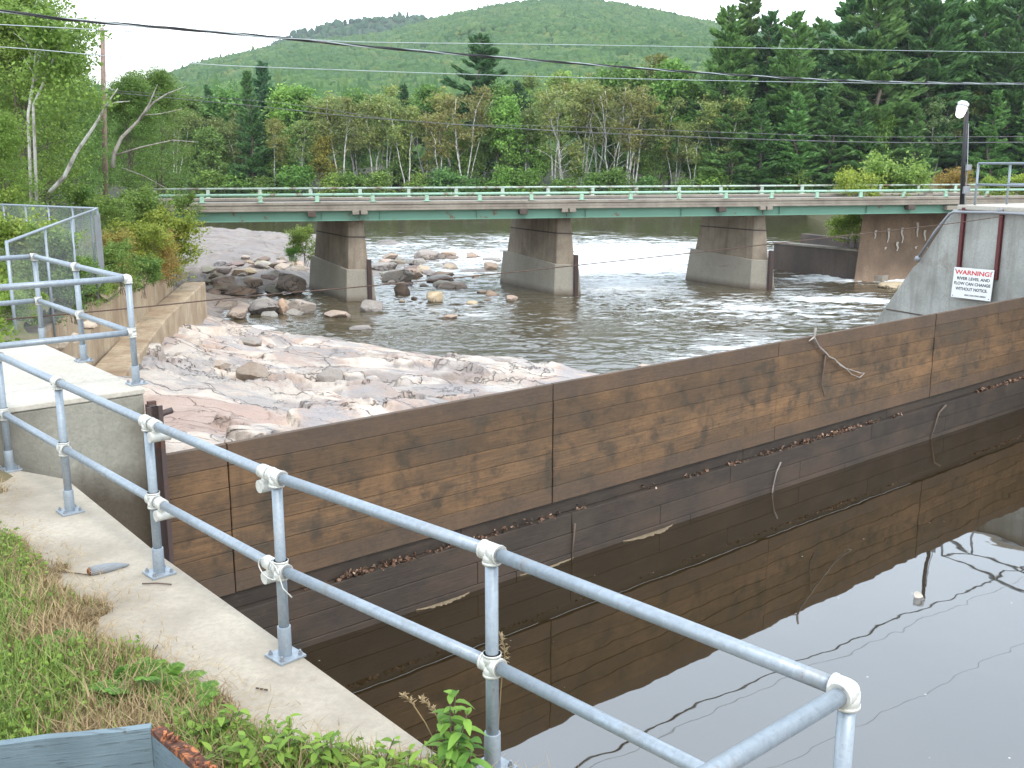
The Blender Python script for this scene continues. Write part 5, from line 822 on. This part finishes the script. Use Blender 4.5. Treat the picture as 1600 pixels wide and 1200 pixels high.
for a_, c_ in ((gr[0], gr[1]), (gr[1], gr[2])):
    for k_, (dz0, dz1, dy) in enumerate(((0, -.08, -.05), (-.08, -.16, .05), (-.16, -.24, -.05), (-.24, -.32, .05))):
        y0_ = [0, -.08, 0, -.08, 0][k_]; y1_ = [0, -.08, 0, -.08, 0][k_+1]; b.add([a_-gr[0]+Vector((0, y0_, zz+dz0)), c_-gr[0]+Vector((0, y0_, zz+dz0)), c_-gr[0]+Vector((0, y1_, zz+dz1)), a_-gr[0]+Vector((0, y1_, zz+dz1))], [(0, 3, 2, 1)])
b.build('rail_beam', M_CONDUIT, o)
for t in np.linspace(0, 1, 5): p = gr[0].lerp(gr[2], t)-gr[0]; b = MB(); b.box(p+Vector((0, .12, zz-.5)), (.15, .15, .95)); b.build('post', M_POLE, o)
rd = [Vector((-120, 42, .13)), Vector((-21.6, 61.2, .13))]; nr_ = Vector((-.236, .972, 0))*7.5; b = MB(); b.add([rd[0], rd[1], rd[1]+nr_, rd[0]+nr_], [(0, 1, 2, 3)]); tag(b.build('road', M_ROAD), kind='structure')
re_ = BA+BU*s1; b = MB(); b.add([re_, re_+BU*80, re_+BU*80+BN*BW, re_+BN*BW], [(0, 1, 2, 3)]); ro2 = b.build('road', M_ROAD, None); ro2.location.z = .14; tag(ro2, kind='structure')
xs = np.linspace(0, 1, 60); ys = np.linspace(0, 1, 60); A, B = np.meshgrid(xs, ys, indexing='ij'); X = 33.5+A*120+B*16; Y = 76+B*105+A*20; Z = -6.6+np.clip(A*22, 0, 1)*6.1+fbm(X*.1, Y*.1, 3, 99)*.6-.3; tag(grid('right_bank', X, Y, Z, M_BANK), kind='structure')
# ================================================================== BOULDERS
def boulder(px, py, w, h, Zb, col, lab, seed, ang=1.0, group='loose boulders on the river bed', yaw=None, flat=1):
    p = at(px, py, Zb); k = p.y/F/1.0; W_, H_ = w*k, h*k/1.05; rs = np.random.RandomState(seed); import bmesh; bm = bmesh.new(); bmesh.ops.create_icosphere(bm, subdivisions=4, radius=1)
    n_ = rs.randint(9, 15); N = rs.randn(n_, 3); N /= np.linalg.norm(N, axis=1)[:, None]; dcut = .5+rs.rand(n_)*.32
    for v in bm.verts:
        c = np.array(v.co); 
        for nn, dd in zip(N, dcut):
            t = c@nn
            if t > dd: c = c-nn*(t-dd)*(.93*ang+.05)
        nz = fbm(np.array([c[0]*2+seed]), np.array([c[1]*2+c[2]*1.7]), 4, seed)[0]; c = c*(1+nz*.09); v.co = c
    co = np.array([v.co[:] for v in bm.verts]); ex = co[:, 0].max()-co[:, 0].min(); ez = co[:, 2].max()-co[:, 2].min()
    for v in bm.verts: v.co.x *= W_/ex; v.co.y *= W_/ex*.85*flat; v.co.z = (v.co.z-co[:, 2].min())*(H_*1.35/ez)-H_*.35
    me = bpy.data.meshes.new('boulder'); bm.to_mesh(me); bm.free(); me.polygons.foreach_set('use_smooth', [True]*len(me.polygons))
    o = link('boulder', me, M_BOULD); o.location = p; o.rotation_euler = (0, 0, rs.rand()*.5); o.color = (*col, 1); me_b = tag(o, lab, 'boulder', group)
    try: me.set_sharp_from_angle(angle=R(32))
    except Exception: pass
    return o
YL, GY, BN_, PK = (1.2, 1.08, .82), (.72, .73, .75), (.30, .25, .22), (.98, .85, .77)
BL = [(680, 471, 30, 17, -5.9, YL, 'yellowish angular boulder in the water right of the first pier'), (629, 461, 25, 19, -5.95, BN_, 'round dark brown boulder in the water beside the first pier'), (766, 421, 23, 12, -5.9, (.8, .7, .62), 'single blocky brown boulder upstream of the yellowish one'), (578, 486, 36, 18, -5.92, GY, 'pointed grey boulder right below the first pier'), (530, 496, 42, 12, -5.95, PK, 'flat pinkish boulder left of the pointed grey one'), (737, 477, 20, 8, -5.95, YL, 'small yellowish rock right of the yellowish boulder'), (703, 498, 26, 8, -5.97, (.9, .75, .65), 'low brown rock below the yellowish boulder'), (768, 462, 26, 9, -5.95, (.85, .7, .6), 'low brown rock left of the second pier foot'), (798, 470, 22, 9, -5.95, PK, 'pinkish rock touching the second pier foot'), (647, 468, 12, 5, -5.95, BN_, 'tiny dark rock beside the round brown boulder'), (628, 473, 10, 5, -5.96, YL, 'tiny pale rock below the round brown boulder'), (565, 515, 36, 6, -5.97, GY, 'barely exposed grey rock in the stream above the ledge'),
      (420, 490, 60, 28, -5.95, GY, 'large split grey boulder left of the first pier'), (443, 492, 18, 28, -5.95, (1.05, .85, .72), 'upright reddish slab leaning on the split grey boulder'), (475, 490, 46, 25, -5.95, (.85, .82, .8), 'angular grey boulder nearest the first pier foot on its left'), (372, 494, 34, 14, -5.75, (.8, .72, .66), 'brown boulder at the left end of the boulder row'), (345, 452, 34, 14, -5.5, (.7, .55, .45), 'brown boulder below the smooth grey ledge'), (375, 432, 26, 12, -5.3, (.9, .75, .6), 'rounded tan boulder in the pile under the bridge'), (352, 445, 36, 15, -5.4, (.75, .65, .58), 'broad grey-brown boulder in the pile under the bridge'), (400, 445, 30, 14, -5.45, PK, 'pinkish boulder in the pile under the bridge'), (428, 438, 40, 18, -5.5, GY, 'long grey boulder in the pile under the bridge'), (392, 428, 24, 10, -5.2, YL, 'pale yellow boulder atop the pile under the bridge'), (455, 452, 46, 26, -5.6, (.62, .55, .5), 'large dark boulder against the left side of the first pier'), (370, 457, 60, 12, -5.6, (.6, .48, .4), 'long low brown slab in front of the boulder pile'), (335, 436, 18, 10, -5.3, BN_, 'small dark boulder at the end of the bank wall'), (468, 425, 26, 12, -5.4, (1.1, 1.08, 1.05), 'pale boulder beside the small green bush'), (440, 420, 24, 10, -5.3, (1.15, 1.1, 1.05), 'whitish boulder behind the long grey one'), (410, 418, 22, 9, -5.2, GY, 'small grey boulder behind the pale yellow one'),
      (600, 425, 46, 16, -5.95, GY, 'broad grey boulder behind the first pier on its right'), (625, 440, 52, 22, -5.95, (.8, .78, .76), 'large flat grey boulder just right of the first pier'), (645, 432, 36, 14, -5.9, PK, 'pinkish boulder behind the large flat grey one'), (660, 425, 26, 12, -5.9, (1.1, 1, .85), 'pale boulder in the group right of the first pier'), (690, 440, 46, 12, -5.95, GY, 'long grey rock in midstream between the piers'), (712, 450, 50, 10, -5.95, (.85, .75, .68), 'low brown rock bar in midstream between the piers'), (675, 405, 60, 16, -5.95, (.85, .8, .78), 'wide grey rock farther upstream between the piers'), (700, 402, 26, 10, -5.9, PK, 'small pinkish rock beside the wide upstream one'), (738, 403, 24, 9, -5.95, (.8, .68, .6), 'small brown rock upstream near the second pier'), (650, 413, 30, 10, -5.93, GY, 'grey rock left of the wide upstream rock'), (610, 405, 26, 10, -5.93, (.8, .7, .62), 'brown rock upstream just right of the first pier'), (1400, 450, 46, 9, -5.95, YL, 'smooth tan boulder below the brown abutment'), (765, 408, 30, 6, -5.95, GY, 'low dark ripple rock left of the second pier top'),
      (1008, 576, 30, 8, -5.95, (1.1, 1, .92), 'pale low rock just beyond the dam top in midstream')]
for i, a_ in enumerate(BL): boulder(a_[0], a_[1], a_[2], a_[3], a_[4], a_[5], a_[6], 300+i, .6 if a_[5] in (YL, BN_) else 1)
random.seed(21)
for (x0, x1, y0, y1, n_, lab, grp, wmin, wmax) in ((325, 482, 402, 458, 46, 'small boulder among many in the rock pile under the bridge left end', 'small stones of the pile under the bridge', 12, 30), (586, 720, 398, 446, 26, 'small stone in the rock bar right of the first pier', 'small stones right of the first pier', 12, 32), (720, 800, 400, 472, 7, 'small stone in the stream left of the second pier', 'small stones left of the second pier', 8, 18), (330, 480, 470, 494, 12, 'small stone along the brown bar left of the first pier', 'small stones on the brown bar', 12, 28)):
    for i in range(n_):
        px, py = random.uniform(x0, x1), random.uniform(y0, y1); zb = -5.95
        for it in range(6):
            q = at(px, py, zb); hz_ = float(rock_z(np.array([[q.x]]), np.array([[q.y]]))[0, 0]); zb = max(hz_, -5.97)
        w_ = random.uniform(wmin, wmax); boulder(px, py+w_*.1, w_, w_*random.uniform(.28, .45), zb, jit(random.choice([GY, (.8, .76, .73), (.72, .63, .55), (1.0, .95, .9), (.55, .48, .43), (.6, .58, .57)]), .15), lab, 500+i+int(x0), 1, grp)
# broken slabs lying on the near ledge
for i, (px, py, w_, h_, zb, col, lab) in enumerate([(395, 590, 52, 26, -4.15, (.72, .66, .6), 'dark angular slab in the middle of the pale ledge'), (372, 612, 40, 24, -4.1, (.7, .62, .55), 'brown broken block below the dark angular slab'), (412, 622, 34, 16, -4.1, (.85, .65, .5), 'reddish block on the ledge near the dam'), (515, 598, 44, 26, -4.6, GY, 'grey wedge-shaped block on the ledge, right of the dark slabs'), (395, 540, 40, 14, -4.8, GY, 'thin grey slab near the upper edge of the ledge'), (450, 640, 40, 12, -4.0, GY, 'flat grey slab close to the dam top'), (325, 640, 30, 18, -3.5, (.7, .68, .66), 'grey knob of rock low on the left side of the ledge'), (345, 575, 36, 14, -4.0, (.9, .85, .8), 'pale broken slab left of the dark angular one')]): boulder(px, py, w_, h_, zb, col, lab, 400+i, 1.05, 'broken slabs on the near ledge')
for i, (px, py, w_, h_, zb, lab) in enumerate([(95, 545, 26, 16, .1, 'broken white concrete chunk behind the far railing'), (120, 532, 22, 14, 0, 'small pale rubble piece by the bank wall'), (75, 556, 20, 12, .15, 'pale rubble piece nearest the far railing post'), (140, 510, 24, 12, -.3, 'rubble piece on top of the bank wall')]): boulder(px, py, w_, h_, zb, (1.2, 1.12, 1.0), lab, 440+i, 1, 'rubble behind the raised slab')
# ================================================================== FOREGROUND: soil, grass, plants, box
def edge_in(px, py):           # signed "inside the weeds" value in photo space of the soil boundary
    bx = np.interp(py, [800, 840, 880, 920, 960, 1010, 1060, 1100, 1150, 1200, 1400], [-40, 30, 95, 120, 165, 195, 300, 400, 470, 720, 1100]); return bx-px
B_pts = [at(x, y, 0) for x, y in ((-60, 800), (-10, 820), (30, 845), (95, 880), (118, 920), (150, 960), (185, 1010), (260, 1045), (330, 1080), (400, 1120), (440, 1160), (560, 1195), (760, 1225), (900, 1300))]
bx_ = np.array([p.x for p in B_pts]); by_ = np.array([p.y for p in B_pts]); o_ = np.argsort(by_)
def soil_in(X, Y): return np.interp(Y, by_[o_], bx_[o_])-X      # metres inside (left of) the boundary
X, Y = np.meshgrid(np.linspace(-9, 1.2, 260), np.linspace(-1.5, 8.8, 260), indexing='ij'); s = soil_in(X, Y)+fbm(X*3, Y*3, 3, 15)*.25
Z = np.clip(s*.35, -.03, .07)+fbm(X*5, Y*5, 4, 16)*.025*np.clip(s*3, 0, 1)-.006; tag(grid('soil', X, Y, Z, M_SOIL, s > -.12), kind='structure')
rs = np.random.RandomState(50)
def blades(n, name, mat, h0, h1, lab, cat, flat=0., dens=None, w=.0035, off=0.):
    X = rs.uniform(-6.2, 1.0, n*4); Y = rs.uniform(2.3, 8.5, n*4); s = soil_in(X, Y)+fbm(X*3, Y*3, 3, 15)*.25+off; m = (s > 0) & (np.abs(X/np.maximum(Y, .1)) < .62)
    if dens is not None: m &= rs.rand(len(X)) < dens(X, Y, s)
    X, Y, s = X[m][:n], Y[m][:n], s[m][:n]; n = len(X); h = rs.uniform(h0, h1, n)*np.clip(.5+s*1.2, .4, 1.1); a = rs.rand(n)*6.28; ln = (rs.rand(n)*.7+flat)*h; dx_ = np.cos(a); dy_ = np.sin(a); hz = h*(1-flat*.75); px_ = -dy_*w; py_ = dx_*w; z0 = np.clip(s*.35, -.01, .07)-.01
    B0 = np.stack([X, Y, z0], -1); P1 = B0+np.stack([dx_*ln*.3, dy_*ln*.3, hz*.6], -1); P2 = B0+np.stack([dx_*ln, dy_*ln, hz], -1); Wd = np.stack([px_, py_, 0*px_], -1)
    Q1 = np.stack([B0-Wd, B0+Wd, P1+Wd*.8, P1-Wd*.8], 1); Q2 = np.stack([P1-Wd*.8, P1+Wd*.8, P2+Wd*.12, P2-Wd*.12], 1); V = np.concatenate([Q1, Q2], 1).reshape(-1, 4, 3); return tag(quads(name, V, mat), lab, cat, kind='stuff')
pat = lambda X, Y: fbm(X*1.6, Y*1.6, 3, 25)
blades(30000, 'grass', L_GRASS, .05, .15, 'green grass growing beside the concrete walkway', 'grass', 0, lambda X, Y, s: np.clip(.65+pat(X, Y)*2, .1, 1)*np.clip(s*3, 0, 1))
blades(34000, 'dry_grass', L_DRY, .06, .17, 'tan dry grass along the edge of the walkway', 'dry grass', .25, lambda X, Y, s: np.clip(1.15-s*.75-pat(X, Y)*1.4, .16, 1))
blades(9500, 'straw_litter', L_DRY, .05, .13, 'dead straw and pine needles scattered on the concrete', 'straw', .93, lambda X, Y, s: np.clip(1-(s*-1+.42)*1.6, 0, 1)**2, .0022, .42)
# broad-leaved weeds
n = 15000; X = rs.uniform(-6, .8, n*3); Y = rs.uniform(2.3, 8.2, n*3); s = soil_in(X, Y)+fbm(X*3, Y*3, 3, 15)*.25; m = (s > .12) & (pat(X, Y)+rs.randn(len(X))*.07 > -.02) & (np.abs(X/Y) < .62); Pc = np.stack([X, Y, np.clip(s*.35, 0, .07)+.02+rs.rand(len(X))*.09], -1)[m][:n]
o = quads('weeds', leafquads(Pc, np.full(len(Pc), .02), len(Pc)*2, .028, rs, 1, .9, .7), L_NEAR); o.color = (.95, .85, .75, 1); tag(o, 'leafy green weeds among the grass beside the walkway', 'weeds', kind='stuff')
# leafy plants
def leaf(b, p, d, L_, w, bend=.3, nseg=4):
    d = Vector(d).normalized(); side = d.cross(Vector((0, 0, 1))); side = side.normalized() if side.length > .01 else Vector((1, 0, 0)); up = side.cross(d).normalized(); V = []; 
    for i in range(nseg+1):
        t = i/nseg; c = Vector(p)+d*L_*t-up*(bend*L_*t*t)-Vector((0, 0, bend*.3*L_*t*t)); ww = w*math.sin(math.pi*min(1, t*.92+.06))**.8*.5; V += [c-side*ww+up*ww*.35, c, c+side*ww+up*ww*.35]
    b.add(V, [(i*3, i*3+1, i*3+4, i*3+3) for i in range(nseg)]+[(i*3+1, i*3+2, i*3+5, i*3+4) for i in range(nseg)], True)
def leafy(base, stems, hgt, L_, w, lab, seed, spread=.3, n=14, name='leafy_plant', cat='plant', col=(1, 1, 1), group=None, droop=.35):
    random.seed(seed); root = empty(name, base, 0, lab, cat, group); bs_ = MB(); bl = MB()
    for k in range(stems):
        a_ = random.uniform(0, 6.28); hh = hgt*random.uniform(.65, 1.05); sp = spread*random.uniform(.3, 1)*(k > 0 or stems == 1); P = [Vector((math.cos(a_)*sp*t**1.4, math.sin(a_)*sp*t**1.4, hh*t)) for t in (0, .25, .5, .75, 1)]; bs_.tube(P, [.006, .005, .004, .003, .002], 5)
        for i in range(n):
            t = .22+.78*(i+1)/n; j = min(int(t*4), 3); p = P[j].lerp(P[j+1], t*4-j); az = a_+i*2.4+random.uniform(-.4, .4); el = random.uniform(-.1, .5)+.5*(t > .9)
            leaf(bl, p, (math.cos(az)*math.cos(el), math.sin(az)*math.cos(el), math.sin(el)), L_*random.uniform(.6, 1.15)*(1-.35*(t > .93)), w*random.uniform(.8, 1.1), random.uniform(.15, droop*1.6))
    bs_.build('stem', M_TWIG, root); o = bl.build('foliage', L_NEAR, root); o.color = (*col, 1); return root
leafy(at(705, 1225, -.0), 4, .42, .105, .040, 'leafy green sapling growing at the foot of the middle fence post', 5, .13, 13, col=(1.05, 1.1, 1.0)); leafy(at(735, 1230, 0), 2, .24, .12, .05, 'low broad-leaved plant just right of the sapling base', 6, .10, 9, col=(.75, .9, .9))
for i, (px, py, hh, lab) in enumerate([(455, 1190, .16, 'bright green seedling left of the low row at the bottom edge'), (520, 1205, .17, 'bright green seedling in the middle of the bottom edge'), (590, 1215, .15, 'bright green seedling near the sapling at the bottom edge'), (385, 1195, .14, 'small seedling beside the rotten board'), (640, 1232, .13, 'small seedling at the walkway edge by the sapling'), (350, 1150, .12, 'small seedling in the dry grass above the rotten board')]): leafy(at(px, py+22, .02), 5, hh*1.5, .085, .033, lab, 20+i, .16, 11, 'seedling', 'plant', (1.15, 1.05, .85), 'seedlings along the bottom edge')
def fern(base, lab, seed, n=9, L_=.26, col=(1, 1, 1)):
    random.seed(seed); root = empty('fern', base, 0, lab, 'fern', 'ferns in the grass')
    for k in range(n):
        az = k*6.28/n+random.uniform(-.3, .3); el = random.uniform(.6, 1.25); LL = L_*random.uniform(.7, 1.1); b = MB(); P = []
        for i in range(9): t = i/8; P.append(Vector((math.cos(az)*LL*t*math.cos(el)*(1+.4*t), math.sin(az)*LL*t*math.cos(el)*(1+.4*t), LL*(math.sin(el)*t-.42*t*t))))
        b.tube(P, .0018, 4)
        for i in range(1, 9):
            for u_ in (0, .33, .66):
                j = min(i, 7); p = P[j].lerp(P[j+1], u_) if i < 8 else P[8]; d = (P[min(j+1, 8)]-P[j-1]).normalized(); sd_v = d.cross(Vector((0, 0, 1))).normalized(); ll = .075*math.sin(math.pi*(.15+.8*(i+u_)/9))
                for sg_ in (-1, 1): leaf(b, p, sd_v*sg_+d*.45, ll, ll*.36, .15, 3)
        o = b.build('frond', L_NEAR, root); o.color = (*col, 1)
fern(at(243, 1085, .03), 'largest fern at the grass edge beside the walkway', 31, 12, .32, (.9, .95, .85)); fern(at(205, 1095, .03), 'fern just left of the largest fern', 32, 9, .25, (.8, .9, .8)); fern(at(285, 1110, .03), 'small fern right of the largest fern', 33, 9, .23, (.9, .95, .8)); fern(at(95, 1010, .05), 'small fern in the middle of the grass', 34, 7, .16, (.85, 1, .8))
# dry stalks beside the middle post
def stalk(pts, lab, heads=1):
    b = MB(); b.tube(pts, .0028, 5); P = pts[-3:]; o = b.build('dry_stalk', L_DRY); 
    bb = MB(); random.seed(len(lab))
    for i in range(34): t = i/34; j = 0 if t < .5 else 1; p = Vector(P[j]).lerp(Vector(P[j+1]), (t*2) % 1); leaf(bb, p, (random.uniform(-1, 1), random.uniform(-1, 1), random.uniform(.2, 1)), .032, .009, .2, 2)
    bb.build('seed_head', L_DRY, o); return tag(o, lab, 'dry stalk', 'dry grass stalks by the middle post')
sy = NP[4].y+.05
stalk([atY(776, 1230, sy), atY(779, 1130, sy), atY(784, 1060, sy), atY(789, 1035, sy), atY(788, 1010, sy), atY(781, 992, sy)], 'dry stalk with drooping seed head right of the middle post'); stalk([atY(690, 1180, sy), atY(665, 1130, sy), atY(645, 1100, sy), atY(638, 1093, sy), atY(628, 1086, sy)], 'dry reddish stalk left of the sapling'); stalk([atY(720, 1190, sy), atY(700, 1150, sy), atY(680, 1115, sy), atY(668, 1100, sy), atY(657, 1092, sy)], 'shorter dry stalk between the sapling and the reddish one')
# weathered box
zb_ = .45; k0 = at(235, 1137, zb_); k1 = at(0, 1164, zb_); dA = (k1-k0).normalized(); k2 = at(312, 1202, zb_); dB = (k2-k0).normalized(); bx = empty('wooden_box', (k0.x, k0.y, 0), 0, 'old blue-painted wooden box with a rotten board at the bottom left', 'wooden box')
def board(p0, d, L_, th, z0, z1, nm, mat, side, wob=0):
    nv = Vector((-d.y, d.x, 0)).normalized()*th*side; b = MB(); n_ = 14; random.seed(8)
    for i in range(n_):
        a_, c_ = p0+d*L_*i/n_, p0+d*L_*(i+1)/n_; t0 = z1+fbm(np.array([i*.6]), np.array([0.]), 3, 3)[0]*wob; t1 = z1+fbm(np.array([(i+1)*.6]), np.array([0.]), 3, 3)[0]*wob
        q = [a_, c_, c_+nv, a_+nv]; b.hexa([Vector((v.x, v.y, z0)) for v in q]+[Vector((q[0].x, q[0].y, t0)), Vector((q[1].x, q[1].y, t1)), Vector((q[2].x, q[2].y, t1)), Vector((q[3].x, q[3].y, t0))])
    return b.build(nm, mat, bx)
o0 = Vector((0, 0, 0)); board(o0, dA, 1.9, .038, -.05, zb_, 'painted_board', M_BLUE, 1 if (-dA.y*0+dA.x) < 0 and False else -1, .012); rb = board(o0-dA*.003, dB, 1.3, .05, -.05, zb_-.035, 'painted_board', M_BLUE, 1, .0); rb['label'] = 'blue board with rotten top'
rt = board(o0-dA*.001, dB, 1.25, .056, zb_-.034, zb_-.008, 'rotten_top', M_ROT, 1, .03)
board(o0+dA*1.86, dB, 1.3, .038, -.05, zb_, 'painted_board', M_BLUE, 1, 0); board(dB*1.3, dA, 1.9, .038, -.05, zb_-.01, 'painted_board', M_BLUE, 1, 0)
random.seed(5); b = MB()
for i in range(26): t = random.uniform(.02, .5); p = -dA*.03+dB*t*1.2+Vector((random.uniform(-.02, .02), random.uniform(-.02, .02), zb_-.005)); b.box(p, (random.uniform(.01, .03), random.uniform(.006, .015), random.uniform(.008, .02)), random.uniform(0, 3))
b.build('rotten_splinters', M_ROT, bx)
# driftwood stub and a few twigs on the walkway
p0, p1 = at(139, 893, .03), at(202, 882, .01); d = p1-p0; b = MB(); b.tube([p0+d*t for t in (0, .15, .4, .7, .9, 1.0)], [.028, .034, .036, .028, .014, .003], 12); dw = tag(b.build('driftwood_stub', M_DRIFT), 'grey tapered driftwood stub lying on the walkway', 'driftwood'); b = MB(); b.tube([p0-d*.03, p0+d*.015], [.022, .031], 10); b.build('broken_end', M_ROT, dw)
for i, (L, lab) in enumerate([([(30, 925), (60, 905), (76, 890), (100, 893), (138, 898)], 'curved brown twig running from the grass to the driftwood'), ([(222, 912), (245, 911), (268, 913)], 'thin reddish twig lying beside the second fence post base'), ([(240, 1010), (238, 1020), (246, 1008)], 'small curled twig on the walkway above the ferns'), ([(400, 1075), (418, 1078)], 'tiny twig right of the ferns on the concrete'), ([(185, 1015), (205, 1013), (230, 1015)], 'short straight twig at the grass edge')]):
    b = MB(); b.tube([at(x, y, .012) for x, y in L], .005, 5); tag(b.build('twig', M_TWIG), lab, 'twig', 'twigs on the walkway')
# ================================================================== HAZE
hz = G('haze_air'); hz.t.nodes.remove(hz.b); vp = hz.n('VolumePrincipled'); vp.inputs['Color'].default_value = (.80, .88, .95, 1); vp.inputs['Density'].default_value = .00011; vp.inputs['Anisotropy'].default_value = .2; hz.t.links.new(vp.outputs[0], hz.out.inputs['Volume'])
b = MB(); b.hexa([(-2600, -320, -9.8), (2600, -320, -9.8), (2600, 3300, -9.8), (-2600, 3300, -9.8), (-2600, -320, 330), (2600, -320, 330), (2600, 3300, 330), (-2600, 3300, 330)]); tag(b.build('haze', hz.m), 'thin pale haze over the valley', 'haze', kind='stuff')
